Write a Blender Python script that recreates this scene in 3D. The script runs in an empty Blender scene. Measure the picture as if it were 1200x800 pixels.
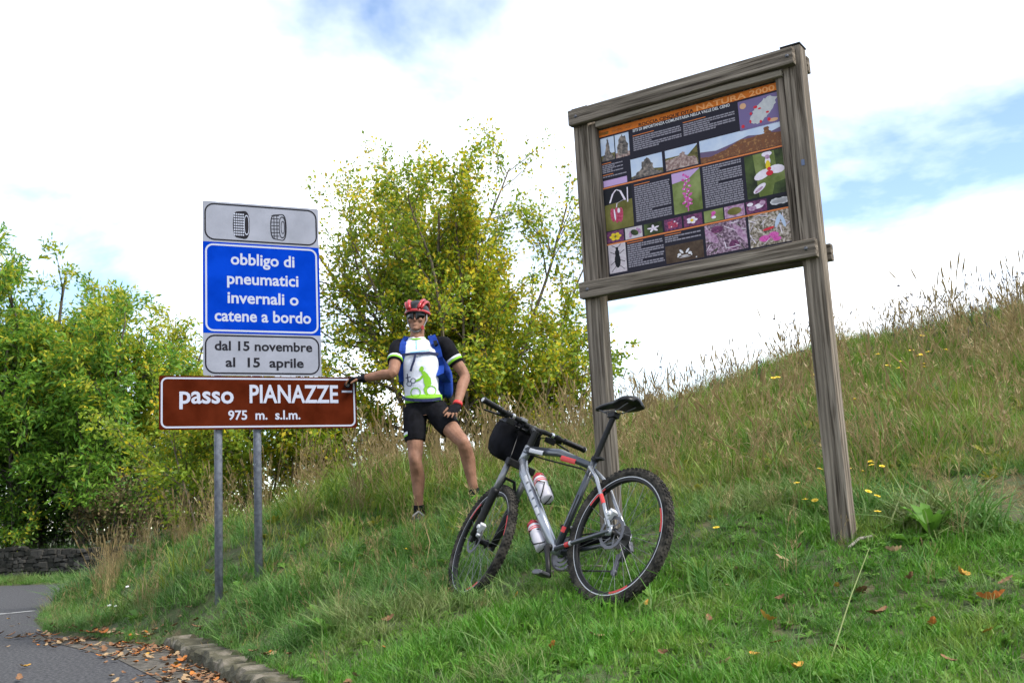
import bpy, bmesh, math, random
import numpy as np
from mathutils import Vector, Matrix
from mathutils.bvhtree import BVHTree
R = math.radians
rng = np.random.default_rng(7)
random.seed(7)
scene = bpy.context.scene
col = scene.collection

# ------------------------------------------------------------------ camera
CAMZ = 0.75                       # camera height above the road
FPX, PITCH, ROLL = 1255.0, 0.167, 0.052
_F = np.array([0, math.cos(PITCH), math.sin(PITCH)])
_R0 = np.array([1.0, 0, 0]); _U0 = np.array([0, -math.sin(PITCH), math.cos(PITCH)])
_R = _R0*math.cos(ROLL) - _U0*math.sin(ROLL)
_U = _U0*math.cos(ROLL) + _R0*math.sin(ROLL)
cam_d = bpy.data.cameras.new('camera'); cam = bpy.data.objects.new('camera', cam_d); col.objects.link(cam)
cam_d.sensor_width = 36; cam_d.lens = 36*FPX/1200; cam_d.clip_end = 6000; cam_d.clip_start = 0.05
cam.matrix_world = Matrix(((_R[0], _U[0], -_F[0], 0), (_R[1], _U[1], -_F[1], 0), (_R[2], _U[2], -_F[2], CAMZ), (0, 0, 0, 1)))
scene.camera = cam

# ------------------------------------------------------------------ sky, sun, exposure
SUN_AZ, SUN_EL = R(122), R(48)     # azimuth to the right of straight ahead
wd = bpy.data.worlds.new('World'); scene.world = wd; wd.use_nodes = True
nt = wd.node_tree; nt.nodes.clear()
def wn(t, **kw):
    n = nt.nodes.new(t)
    for k, v in kw.items(): setattr(n, k, v)
    return n
out = wn('ShaderNodeOutputWorld'); bg = wn('ShaderNodeBackground'); bg.inputs[1].default_value = 0.075
sky = wn('ShaderNodeTexSky', sky_type='NISHITA'); sky.sun_disc = False
sky.sun_elevation = SUN_EL; sky.sun_rotation = SUN_AZ; sky.altitude = 900; sky.dust_density = 0.6; sky.air_density = 1.0; sky.ozone_density = 0.3
tc = wn('ShaderNodeTexCoord'); sep = wn('ShaderNodeSeparateXYZ'); nt.links.new(tc.outputs['Generated'], sep.inputs[0])
zc = wn('ShaderNodeMath', operation='MAXIMUM'); zc.inputs[1].default_value = 0.0; nt.links.new(sep.outputs[2], zc.inputs[0])
za = wn('ShaderNodeMath', operation='ADD'); za.inputs[1].default_value = 0.22; nt.links.new(zc.outputs[0], za.inputs[0])
dx = wn('ShaderNodeMath', operation='DIVIDE'); nt.links.new(sep.outputs[0], dx.inputs[0]); nt.links.new(za.outputs[0], dx.inputs[1])
dy = wn('ShaderNodeMath', operation='DIVIDE'); nt.links.new(sep.outputs[1], dy.inputs[0]); nt.links.new(za.outputs[0], dy.inputs[1])
cmb = wn('ShaderNodeCombineXYZ'); nt.links.new(dx.outputs[0], cmb.inputs[0]); nt.links.new(dy.outputs[0], cmb.inputs[1]); cmb.inputs[2].default_value = 22.42
noi = wn('ShaderNodeTexNoise'); noi.inputs['Scale'].default_value = .95; noi.inputs['Detail'].default_value = 7; noi.inputs['Roughness'].default_value = 0.56; noi.inputs['Distortion'].default_value = 0.35
nt.links.new(cmb.outputs[0], noi.inputs['Vector'])
rmp = wn('ShaderNodeValToRGB'); rmp.color_ramp.elements[0].position = 0.40; rmp.color_ramp.elements[1].position = 0.64
nt.links.new(noi.outputs['Fac'], rmp.inputs[0])
mix = wn('ShaderNodeMix', data_type='RGBA')
nt.links.new(rmp.outputs[0], mix.inputs[0]); nt.links.new(sky.outputs[0], mix.inputs[6])
mix.inputs[7].default_value = (8.2, 8.4, 8.7, 1)
nt.links.new(mix.outputs[2], bg.inputs[0]); nt.links.new(bg.outputs[0], out.inputs[0])
sun_d = bpy.data.lights.new('sun', 'SUN'); sun_d.energy = 1.5; sun_d.angle = R(14); sun_d.color = (1, .95, .86)
sun = bpy.data.objects.new('sun', sun_d); col.objects.link(sun)
sdir = Vector((math.sin(SUN_AZ)*math.cos(SUN_EL), math.cos(SUN_AZ)*math.cos(SUN_EL), math.sin(SUN_EL)))
sun.rotation_euler = sdir.to_track_quat('Z', 'Y').to_euler(); sun.location = sdir*40
vs = scene.view_settings; vs.view_transform = 'Standard'; vs.look = 'None'; vs.gamma = 1; vs.exposure = 1.95; vs.use_curve_mapping = False
scene.render.engine = 'CYCLES'
scene.cycles.max_bounces = 4; scene.cycles.diffuse_bounces = 2; scene.cycles.glossy_bounces = 2; scene.cycles.transmission_bounces = 3; scene.cycles.transparent_max_bounces = 4

# ------------------------------------------------------------------ helpers
def ray(px, py): return _F + _R*(px-600)/FPX + _U*(400-py)/FPX
def at(px, py, Y):
    d = ray(px, py); t = Y/d[1]; return np.array([d[0]*t, Y, d[2]*t+CAMZ])
def atz(px, py, z=0.0):
    d = ray(px, py); t = (z-CAMZ)/d[2]; return np.array([d[0]*t, d[1]*t, z])

def tag(o, label=None, cat=None, group=None, kind=None):
    if label: o['label'] = label
    if cat: o['category'] = cat
    if group: o['group'] = group
    if kind: o['kind'] = kind
    return o
def empty(name, loc=(0, 0, 0), mat=None):
    o = bpy.data.objects.new(name, None); col.objects.link(o); o.empty_display_size = .1
    if mat is not None: o.matrix_world = mat
    else: o.location = tuple(loc)
    return o

class MB:
    """collects shapes, links them as ONE mesh object"""
    def __init__(s): s.v = []; s.f = []; s.m = []; s.n = 0; s.cm = 0
    def add(s, V, F):
        V = np.asarray(V, float).reshape(-1, 3); s.v.append(V)
        for f in F: s.f.append(tuple(int(i)+s.n for i in f)); s.m.append(s.cm)
        s.n += len(V); return s
    def verts(s): return np.concatenate(s.v) if s.v else np.zeros((0, 3))
    def box(s, c, size, M=None):
        c = np.asarray(c, float); h = np.asarray(size, float)/2
        V = np.array([(x, y, z) for x in (-1, 1) for y in (-1, 1) for z in (-1, 1)])*h
        if M is not None: V = V @ np.asarray(M, float).T
        return s.add(V+c, [(0, 1, 3, 2), (4, 6, 7, 5), (0, 4, 5, 1), (2, 3, 7, 6), (0, 2, 6, 4), (1, 5, 7, 3)])
    def loft(s, secs, cap=True, closed=False):
        secs = [np.asarray(q, float) for q in secs]; n = len(secs[0]); k = len(secs); F = []
        V = np.concatenate(secs)
        for i in range(k if closed else k-1):
            a = i*n; b = ((i+1) % k)*n
            for j in range(n):
                j2 = (j+1) % n; F.append((a+j, a+j2, b+j2, b+j))
        if cap and not closed:
            F.append(tuple(range(n-1, -1, -1))); F.append(tuple((k-1)*n+j for j in range(n)))
        return s.add(V, F)
    def tube(s, pts, r, n=8, cap=True, closed=False, flat=1.0, up=None):
        P = np.asarray(pts, float); k = len(P); r = np.broadcast_to(np.asarray(r, float), (k,))
        T = np.zeros_like(P)
        for i in range(k):
            a = P[(i-1) % k] if (closed or i > 0) else P[i]; b = P[(i+1) % k] if (closed or i < k-1) else P[i]
            T[i] = (b-a)/(np.linalg.norm(b-a)+1e-12)
        u = np.asarray(up, float) if up is not None else np.array([0, 0, 1.0])
        if abs(u @ T[0]) > .95: u = np.array([1.0, 0, 0])
        th = np.linspace(0, 2*np.pi, n, endpoint=False); secs = []
        for i in range(k):
            if up is not None: u = np.asarray(up, float)
            u = u - T[i]*(u @ T[i]); u = u/(np.linalg.norm(u)+1e-12); w = np.cross(T[i], u)
            secs.append(P[i] + r[i]*(np.cos(th)[:, None]*w + np.sin(th)[:, None]*u*flat))
        return s.loft(secs, cap, closed)
    def lathe(s, o, axis, prof, n=20, cap=True):
        a = np.asarray(axis, float); a = a/np.linalg.norm(a); u = np.array([0, 0, 1.0])
        if abs(u @ a) > .9: u = np.array([1.0, 0, 0])
        u = u - a*(u @ a); u /= np.linalg.norm(u); w = np.cross(a, u); th = np.linspace(0, 2*np.pi, n, endpoint=False)
        return s.loft([np.asarray(o) + a*h + r*(np.cos(th)[:, None]*u+np.sin(th)[:, None]*w) for h, r in prof], cap)
    def ball(s, c, rad, n=12, k=8, M=None):
        c = np.asarray(c, float); rad = np.broadcast_to(np.asarray(rad, float), (3,)); th = np.linspace(0, 2*np.pi, n, endpoint=False); secs = []
        for i in range(k+1):
            ph = -np.pi/2 + np.pi*(i+.02)/(k+.04)
            q = np.stack([np.cos(th)*np.cos(ph), np.sin(th)*np.cos(ph), np.full(n, np.sin(ph))], 1)*rad
            if M is not None: q = q @ np.asarray(M).T
            secs.append(q+c)
        return s.loft(secs)
    def build(s, name, mat, parent=None, smooth=False, off=None, bevel=0, remesh=0, sm_it=0, auto=None):
        V = s.verts()
        if off is not None: V = V - np.asarray(off)
        me = bpy.data.meshes.new(name); me.from_pydata(V.tolist(), [], s.f)
        mats = mat if isinstance(mat, (list, tuple)) else [mat]
        for m in mats: me.materials.append(m)
        if len(mats) > 1: me.polygons.foreach_set('material_index', s.m)
        if smooth: me.polygons.foreach_set('use_smooth', [True]*len(me.polygons))
        me.update()
        o = bpy.data.objects.new(name, me); col.objects.link(o)
        if parent is not None: o.parent = parent
        if remesh:
            m = o.modifiers.new('remesh', 'REMESH'); m.mode = 'VOXEL'; m.voxel_size = remesh; m.use_smooth_shade = True
            if sm_it: m2 = o.modifiers.new('smooth', 'SMOOTH'); m2.factor = .5; m2.iterations = sm_it
        if bevel:
            m = o.modifiers.new('bevel', 'BEVEL'); m.width = bevel; m.segments = 2; m.limit_method = 'ANGLE'
        return o

def np_mesh(name, V, F, mat, parent=None, smooth=False):
    """V (n,3), F (m,k) arrays"""
    V = np.asarray(V, np.float32); F = np.asarray(F, np.int32); k = F.shape[1]
    me = bpy.data.meshes.new(name); me.vertices.add(len(V)); me.vertices.foreach_set('co', V.ravel())
    me.loops.add(F.size); me.loops.foreach_set('vertex_index', F.ravel())
    me.polygons.add(len(F)); me.polygons.foreach_set('loop_start', np.arange(0, F.size, k, dtype=np.int32))
    me.polygons.foreach_set('loop_total', np.full(len(F), k, np.int32))
    if smooth: me.polygons.foreach_set('use_smooth', np.ones(len(F), bool))
    me.update(calc_edges=True); me.materials.append(mat)
    o = bpy.data.objects.new(name, me)
    if parent != 'none': col.objects.link(o)
    if parent is not None and parent != 'none': o.parent = parent
    return o

# ------------------------------------------------------------------ materials
def M_(name, c, rough=.6, metal=0, spec=.4, c2=None, scale=20, detail=4, bump=0, bscale=None, stretch=None, island=None, c3=None, trans=0, coord='Object', lo=.35, hi=.65, coat=0, streak=0):
    m = bpy.data.materials.new(name); m.use_nodes = True; t = m.node_tree; n = t.nodes; L = t.links
    b = n['Principled BSDF']; o = n['Material Output']
    b.inputs['Roughness'].default_value = rough; b.inputs['Metallic'].default_value = metal
    b.inputs['Specular IOR Level'].default_value = spec; b.inputs['Coat Weight'].default_value = coat
    b.inputs['Base Color'].default_value = (*c, 1)
    colsock = None; vec = None
    if c2 is not None or bump:
        tc = n.new('ShaderNodeTexCoord'); mp = n.new('ShaderNodeMapping'); L.new(tc.outputs[coord], mp.inputs[0]); vec = mp.outputs[0]
        if stretch: mp.inputs['Scale'].default_value = stretch
    if c2 is not None:
        ns = n.new('ShaderNodeTexNoise'); ns.inputs['Scale'].default_value = scale; ns.inputs['Detail'].default_value = detail; ns.inputs['Roughness'].default_value = .6; L.new(vec, ns.inputs['Vector'])
        rp = n.new('ShaderNodeValToRGB'); e = rp.color_ramp.elements; e[0].position = lo; e[1].position = hi; e[0].color = (*c, 1); e[1].color = (*c2, 1)
        if c3 is not None: q = e.new((lo+hi)/2); q.color = (*c3, 1)
        L.new(ns.outputs['Fac'], rp.inputs[0]); colsock = rp.outputs[0]
    if streak:      # dark weather cracks along the grain
        n3 = n.new('ShaderNodeTexNoise'); n3.inputs['Scale'].default_value = streak; n3.inputs['Detail'].default_value = 3; L.new(vec, n3.inputs['Vector'])
        r3 = n.new('ShaderNodeValToRGB'); r3.color_ramp.elements[0].position = .36; r3.color_ramp.elements[0].color = (.42, .40, .38, 1); r3.color_ramp.elements[1].position = .44
        m3 = n.new('ShaderNodeMix'); m3.data_type = 'RGBA'; m3.blend_type = 'MULTIPLY'; m3.inputs[0].default_value = 1; L.new(n3.outputs['Fac'], r3.inputs[0]); L.new(colsock, m3.inputs[6]); L.new(r3.outputs[0], m3.inputs[7]); colsock = m3.outputs[2]
    if island is not None:      # list of colours picked per leaf / blade
        g = n.new('ShaderNodeNewGeometry'); rp = n.new('ShaderNodeValToRGB'); rp.color_ramp.interpolation = 'LINEAR'
        e = rp.color_ramp.elements; e[0].color = (*island[0], 1); e[1].color = (*island[-1], 1)
        for i, cc in enumerate(island[1:-1]): q = e.new((i+1)/(len(island)-1)); q.color = (*cc, 1)
        L.new(g.outputs['Random Per Island'], rp.inputs[0])
        if colsock is not None:
            mx = n.new('ShaderNodeMix'); mx.data_type = 'RGBA'; mx.inputs[0].default_value = .5; L.new(colsock, mx.inputs[6]); L.new(rp.outputs[0], mx.inputs[7]); colsock = mx.outputs[2]
        else: colsock = rp.outputs[0]
    if colsock is not None: L.new(colsock, b.inputs['Base Color'])
    if bump:
        n2 = n.new('ShaderNodeTexNoise'); n2.inputs['Scale'].default_value = bscale or scale*2; n2.inputs['Detail'].default_value = 5; L.new(vec, n2.inputs['Vector'])
        bp = n.new('ShaderNodeBump'); bp.inputs['Strength'].default_value = min(1, bump); bp.inputs['Distance'].default_value = .01; L.new(n2.outputs['Fac'], bp.inputs['Height']); L.new(bp.outputs[0], b.inputs['Normal'])
    if trans:
        tr = n.new('ShaderNodeBsdfTranslucent'); mx = n.new('ShaderNodeMixShader'); mx.inputs[0].default_value = trans
        if colsock is not None: L.new(colsock, tr.inputs[0])
        else: tr.inputs[0].default_value = (*c, 1)
        L.new(b.outputs[0], mx.inputs[1]); L.new(tr.outputs[0], mx.inputs[2]); L.new(mx.outputs[0], o.inputs[0])
    return m

def blade_mat(name, isl, patch, trans=.35, rough=.5, pscale=.55, mixf=.45):
    """grass: colour per blade, drifting in patches over the ground (world position)"""
    m = M_(name, isl[0], rough=rough, spec=.25, island=isl, trans=trans); t = m.node_tree; n = t.nodes; L = t.links
    g = n.new('ShaderNodeNewGeometry'); ns = n.new('ShaderNodeTexNoise'); ns.inputs['Scale'].default_value = pscale; ns.inputs['Detail'].default_value = 5; ns.inputs['Roughness'].default_value = .65
    L.new(g.outputs['Position'], ns.inputs['Vector'])
    rp = n.new('ShaderNodeValToRGB'); e = rp.color_ramp.elements; e[0].position = .36; e[1].position = .64; e[0].color = (*patch[0], 1); e[1].color = (*patch[-1], 1)
    if len(patch) == 3: q = e.new(.5); q.color = (*patch[1], 1)
    L.new(ns.outputs['Fac'], rp.inputs[0])
    b = n['Principled BSDF']; src = b.inputs['Base Color'].links[0].from_socket
    mx = n.new('ShaderNodeMix'); mx.data_type = 'RGBA'; mx.inputs[0].default_value = mixf; L.new(src, mx.inputs[6]); L.new(rp.outputs[0], mx.inputs[7])
    L.new(mx.outputs[2], b.inputs['Base Color'])
    for nd in n:
        if nd.type == 'BSDF_TRANSLUCENT': L.new(mx.outputs[2], nd.inputs[0])
    return m

MT = dict(
  soil=M_('soil_and_thatch', (.035, .04, .014), .95, c2=(.075, .062, .03), scale=9, bump=.8, bscale=60, c3=(.04, .06, .015)),
  asphalt=M_('asphalt', (.030, .030, .033), .95, spec=.1, c2=(.115, .113, .114), scale=45, detail=8, bump=.6, bscale=220, c3=(.062, .062, .066)),
  dirt=M_('verge_dirt', (.035, .030, .022), .95, c2=(.12, .105, .085), scale=14, detail=8, bump=1, bscale=90),
  paint=M_('worn_road_paint', (.16, .16, .16), .8, c2=(.42, .42, .41), scale=18, detail=6),
  concrete=M_('old_kerb_concrete', (.025, .022, .012), .95, c2=(.15, .13, .10), scale=7, detail=8, bump=1, bscale=60, c3=(.06, .055, .03)),
  stone=M_('wall_stone', (.014, .015, .012), .95, spec=.1, c2=(.06, .055, .048), scale=5, detail=7, bump=1, bscale=30, island=[(.012, .013, .010), (.04, .037, .034), (.10, .093, .085), (.022, .02, .016)]),
  mortar=M_('wall_core', (.02, .02, .018), 1),
  wood=M_('weathered_wood', (.045, .036, .028), .9, spec=.12, c2=(.31, .262, .212), scale=50, detail=9, streak=75, bump=1, bscale=70, stretch=(1, 1, .035), lo=.3, hi=.72, c3=(.15, .125, .10)),
  woodh=M_('weathered_wood_beam', (.045, .036, .028), .9, spec=.12, c2=(.31, .262, .212), scale=50, detail=9, streak=75, bump=1, bscale=70, stretch=(.035, 1, 1), lo=.3, hi=.72, c3=(.15, .125, .10)),
  woodl=M_('pale_wood_strip', (.17, .145, .115), .9, spec=.12, c2=(.32, .28, .23), scale=50, detail=9, streak=75, bump=.4, bscale=26, stretch=(.035, 1, 1)),
  woodv=M_('pale_wood_plank', (.045, .036, .028), .9, spec=.12, c2=(.22, .18, .145), scale=50, detail=9, streak=75, bump=.5, bscale=26, stretch=(1, 1, .035), c3=(.12, .098, .078)),
  galv=M_('galvanised_steel', (.10, .11, .14), .6, .2, c2=(.19, .205, .24), scale=30, detail=5),
  swhite=M_('sign_white', spec=0, c=(.20, .21, .25), rough=.6, c2=(.25, .26, .31), scale=6, detail=9, lo=.3, hi=.7),
  sblue=M_('sign_blue', spec=0, c=(.001, .026, .28), rough=.6, c2=(.002, .036, .36), scale=5, detail=9),
  sbrown=M_('sign_brown', spec=0, c=(.042, .007, .0025), rough=.6, c2=(.072, .013, .005), scale=5, detail=9, bump=.05, bscale=4),
  sblack=M_('sign_black', (.008, .008, .012), .6, spec=.1),
  sletter=M_('sign_letter_white', (.34, .36, .44), .6, spec=.05),
  back=M_('sign_back_metal', (.25, .25, .26), .5, .6),
  bark=M_('bark', (.03, .024, .018), .9, c2=(.10, .085, .065), scale=14, bump=.8, stretch=(1, 1, .3)),
  steml=M_('young_stem', (.07, .05, .03), .8, c2=(.16, .13, .09), scale=14),
  skin=M_('skin', (.165, .080, .048), .62, spec=.25, c2=(.265, .135, .088), scale=11, bump=.25, bscale=60),
  lip=M_('lip', (.25, .08, .06), .5),
  jersey=M_('white_jersey', (.50, .52, .60), .8, c2=(.60, .62, .70), scale=12, bump=1.0, bscale=11),
  lime=M_('lime_green_print', (.17, .40, .012), .75),
  black=M_('black_fabric', (.004, .004, .005), .9, spec=.08, c2=(.010, .010, .013), scale=14, bump=.2, bscale=25),
  navy=M_('navy_webbing', (.01, .016, .06), .8),
  blue=M_('blue_nylon', (.006, .025, .17), .8, spec=.15, c2=(.014, .055, .30), scale=10, bump=.3, bscale=20),
  red=M_('red_gloss', (.30, .008, .012), .35, coat=.2),
  redm=M_('red_print', (.5, .03, .03), .5),
  hblack=M_('black_gloss_plastic', (.006, .006, .007), .35, spec=.25),
  lens=M_('dark_lens', (.004, .004, .005), .12, spec=.3),
  white=M_('white_plastic', (.45, .45, .47), .45),
  grey=M_('grey_strap', (.2, .2, .21), .7),
  rubber=M_('tyre_rubber', (.014, .013, .012), .9, spec=.15, c2=(.085, .076, .062), scale=24, detail=6, lo=.4, hi=.75),
  bblack=M_('black_bike_part', (.006, .006, .007), .45, spec=.2, c2=(.012, .012, .012), scale=30),
  silver=M_('silver_frame_paint', (.24, .25, .28), .26, .55, coat=.5, c2=(.28, .30, .33), scale=8),
  dgrey=M_('dark_grey_frame_paint', (.05, .056, .066), .3, .4, coat=.5),
  chrome=M_('bright_metal', (.55, .56, .58), .25, .95),
  steel=M_('dark_steel', (.10, .10, .11), .4, .8), spoke=M_('spoke_steel', (.20, .20, .21), .45, .7),
  brass=M_('cassette_steel', (.09, .085, .08), .45, .8),
  bottle=M_('frosted_bottle', (.42, .40, .43), .35, c2=(.50, .47, .50), scale=8),
  yellow=M_('yellow_petal', (.62, .42, .01), .6),
  petalw=M_('white_petal', (.65, .65, .66), .6),
  seed=M_('dark_seed_head', (.05, .04, .06), .9, c2=(.11, .09, .11), scale=40),
)

# ------------------------------------------------------------------ terrain
toe_px = [(280, 800), (200, 757), (165, 756), (105, 750), (52, 742), (43, 726), (62, 711), (110, 690)]
toe = [atz(*p)[:2] for p in toe_px]
k0 = toe[1]; kd = (toe[0]-toe[1])/np.linalg.norm(toe[0]-toe[1])
near = [k0+kd*s for s in (14, 9, 6, 4)]
TOE = np.array(near+toe)                       # the road edge of the bank, from behind the camera to the far bend
BANK = np.array(list(TOE)+[(-6.0, 21.2), (-1, 23), (60, 40), (60, -40), (12, -30)])
WALL0, WALL1 = np.array([-19.0, 28.3]), np.array([-5.6, 21.75])
wdir = (WALL1-WALL0)/np.linalg.norm(WALL1-WALL0); wnor = np.array([-wdir[1], wdir[0]])
if wnor[1] < 0: wnor = -wnor

CT = [(1200,800,3.3),(1000,800,3.5),(800,800,3.7),(600,800,3.9),(420,800,4.4),(725,706,5.0),(545,706,5.75),(987,645,5.05),(1200,650,4.7),(1200,600,5.5),
      (1080,625,5.2),(708,642,5.75),(860,650,5.3),(259,702,7.95),(301,684,8.1),(490,609,8.4),(558,589,8.25),(380,680,7.4),(400,740,5.9),(480,690,6.6),
      (1200,500,8.2),(1200,436,11),(1200,370,13.5),(1090,450,10.2),(1090,400,13.3),(980,500,8.2),(980,410,13),(880,540,7.9),(880,458,12.6),(800,600,6.4),(800,540,9),(800,490,12),
      (700,560,8.6),(700,512,12),(620,640,6.7),(600,570,9.5),(600,540,11.5),(500,557,11.3),(430,600,9),(430,570,11),(350,640,8.6),(350,592,11),
      (300,604,11),(250,650,9.3),(250,623,11),(200,690,9.3),(200,648,12),(150,705,10.6),(150,671,13),(100,720,11.4)]
C3 = [at(*c) for c in CT]
for (x, y, z) in [(9, 14, 3.15), (9, 10, 1.75), (9, 6, .85), (7, 4, .6), (4, 2, .35), (9, 2, .5), (9, 20, 2.7), (5, 20, 2.5), (2, 20, 2.1), (0, 19, 1.3), (-2, 18, .75), (-4, 18, .35), (-5.5, 17, .2),
                  (9, 28, 2.6), (3, 28, 2.4), (-3, 28, .7), (1, 15, 1.75), (-.7, 14, 1.3), (-2.5, 14, .85), (-3.8, 14.5, .5)]:
    C3.append(np.array([x, y, z]))
C3 = np.array(C3)
def _phi(r2): return np.where(r2 > 1e-9, .5*r2*np.log(r2+1e-12), 0)
_n = len(C3); _A = np.zeros((_n+3, _n+3)); _d2 = ((C3[:, None, :2]-C3[None, :, :2])**2).sum(-1)
_A[:_n, :_n] = _phi(_d2)+np.eye(_n)*.02; _A[:_n, _n] = 1; _A[:_n, _n+1:] = C3[:, :2]; _A[_n:, :_n] = _A[:_n, _n:].T
_w = np.linalg.solve(_A, np.concatenate([C3[:, 2], np.zeros(3)]))
def sstep(a, b, x): t = np.clip((x-a)/(b-a), 0, 1); return t*t*(3-2*t)
def inside(poly, X, Y):
    r = np.zeros(X.shape, bool); n = len(poly)
    for i in range(n):
        x1, y1 = poly[i]; x2, y2 = poly[(i+1) % n]
        c = ((y1 > Y) != (y2 > Y)) & (X < (x2-x1)*(Y-y1)/(y2-y1+1e-12)+x1); r ^= c
    return r
def segdist(line, X, Y):
    D = np.full(X.shape, 1e9)
    for i in range(len(line)-1):
        a = line[i]; b = line[i+1]; ab = b-a; t = np.clip(((X-a[0])*ab[0]+(Y-a[1])*ab[1])/(ab@ab), 0, 1)
        D = np.minimum(D, np.hypot(X-a[0]-t*ab[0], Y-a[1]-t*ab[1]))
    return D
def wob(X, Y): return .018*np.sin(3.1*X+1.7*Y)+.014*np.sin(-4.3*X+5.2*Y+1)+.010*np.sin(9*X+3)*np.sin(8*Y)
def gz(X, Y):
    X = np.asarray(X, float); Y = np.asarray(Y, float); sh = X.shape; X = X.ravel(); Y = Y.ravel()
    xc = np.clip(X, -8, 9); yc = np.clip(Y, 1.5, 28)
    zb = np.zeros(len(X))
    for i in range(0, len(X), 20000):
        q = np.stack([xc[i:i+20000], yc[i:i+20000]], 1); d2 = ((q[:, None]-C3[None, :, :2])**2).sum(-1)
        zb[i:i+20000] = _phi(d2)@_w[:_n]+_w[_n]+q@_w[_n+1:]
    zb = np.clip(zb, .06, 3.4)+wob(X, Y)*sstep(1, 3, Y)
    ins = inside(BANK, X, Y); s = segdist(TOE, X, Y); kerbside = segdist(TOE[:6], X, Y) < s+.01; ins = ins & ~(kerbside & (s < .09))
    edge = np.where(segdist(TOE[:6], X, Y) < s+.05, .10, .03)
    S = sstep(0, .45, s); z_in = zb*S+edge*(1-S)
    dw = (X-WALL0[0])*wnor[0]+(Y-WALL0[1])*wnor[1]
    z_out = np.where(dw > .2, np.clip(.6+.02*dw, 0, 2.5), np.where(dw > -1.55, .02+.02*np.clip(dw+1.55, 0, 1), -.06))
    z_out = np.where((Y > 21) & (dw > .2), z_out, z_out)
    return np.where(ins, z_in, z_out).reshape(sh)
def gz1(x, y): return float(gz(np.array([x]), np.array([y]))[0])

def lines(a, b, st, far, k=16):
    fine = np.arange(a, b+1e-6, st); e = np.geomspace(st*3, far, k)
    return np.concatenate([(a-e)[::-1], fine, b+e])
gx = lines(-8, 8, .09, 1800, 24); gx = np.concatenate([gx[gx < -22], np.arange(-22, -8.05, .2), gx[gx > -8.05]])
gy = lines(2.5, 18, .09, 1800, 24); gy = np.concatenate([gy[gy < 18.05], np.arange(18.2, 30.1, .2), gy[gy > 30.2]])
GX, GY = np.meshgrid(gx, gy); GZ = gz(GX, GY)
GV = np.stack([GX.ravel(), GY.ravel(), GZ.ravel()], 1); nx, ny = len(gx), len(gy)
ii = (np.arange(ny-1)[:, None]*nx+np.arange(nx-1)[None]).ravel()
GF = np.stack([ii, ii+1, ii+1+nx, ii+nx], 1)
ground = tag(np_mesh('ground', GV, GF, MT['soil'], smooth=True), kind='structure')

# road
def sheet(name, poly, z, mat):
    bm = bmesh.new(); f = bm.faces.new([bm.verts.new((p[0], p[1], z)) for p in poly]); bm.normal_update()
    if f.normal.z < 0: f.normal_flip()
    bmesh.ops.triangulate(bm, faces=[f]); me = bpy.data.meshes.new(name); bm.to_mesh(me); bm.free(); me.materials.append(mat)
    o = bpy.data.objects.new(name, me); col.objects.link(o); return o
def offs(line, d):
    P = np.array(line); T = np.gradient(P, axis=0); T /= np.linalg.norm(T, axis=1)[:, None]
    return P+np.stack([T[:, 1], -T[:, 0]], 1)*d
te = offs(TOE, .12)
far_edge = [tuple(WALL1-wnor*1.5+wdir*1.5), tuple(WALL1-wnor*1.5), tuple(WALL0-wnor*1.5), tuple(WALL0-wnor*1.5-wdir*60)]
road = tag(sheet('road', [tuple(p) for p in te]+far_edge+[(-60, -30)], 0.0, MT['asphalt']), kind='structure')
# asphalt edge against the leaf-strewn dirt strip
asp = [atz(*p)[:2] for p in [(330, 880), (193, 800), (133, 770), (75, 756), (33, 747)]]
strip = [tuple(p) for p in asp]+[tuple(p) for p in offs(TOE, .1)[3:9][::-1]]
dirt = tag(sheet('verge_strip', strip, .004, MT['dirt']), kind='structure')
# worn edge line on the far lane
a = atz(-90, 723)[:2]; b = atz(6, 719)[:2]; c = atz(40, 715.5)[:2]
ln = [a, b, c]; w_ = .07
line_poly = [tuple(p) for p in offs(ln, w_)]+[tuple(p) for p in offs(ln, -w_)[::-1]]
tag(sheet('road_marking', line_poly, .005, MT['paint']), kind='structure')

# kerb: weathered blocks along the foot of the bank
kerb = empty('kerb', (*k0, 0)); tag(kerb, kind='structure')
s_ = -.05; kn = np.array([kd[1], -kd[0]])
if kn @ np.array([1, 1]) < 0: kn = -kn
while s_ < 7.5:
    L_ = random.uniform(.9, 1.3); m = MB(); nseg = 12; secs = []
    for i in range(nseg+1):
        p = k0+kd*(s_+L_*(.006+.988*i/nseg)); j = lambda q=.012: random.uniform(-q, q)
        hgt = .085+j(.02); e0 = kn*(-.05+j(.02)); e1 = kn*(.20+j())
        if i in (0, nseg): hgt -= .012
        secs.append([(*(p+e0-kn*.015), -.05), (*(p+e1), -.05), (*(p+e1), hgt-.01), (*(p+e1-kn*.02), hgt), (*(p+e0+kn*.02), hgt+j(.008)), (*(p+e0), hgt-.025+j())])
    m.loft(secs); m.build('kerb_stone', MT['concrete'], kerb, off=(*k0, 0)); s_ += L_+.012

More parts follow.
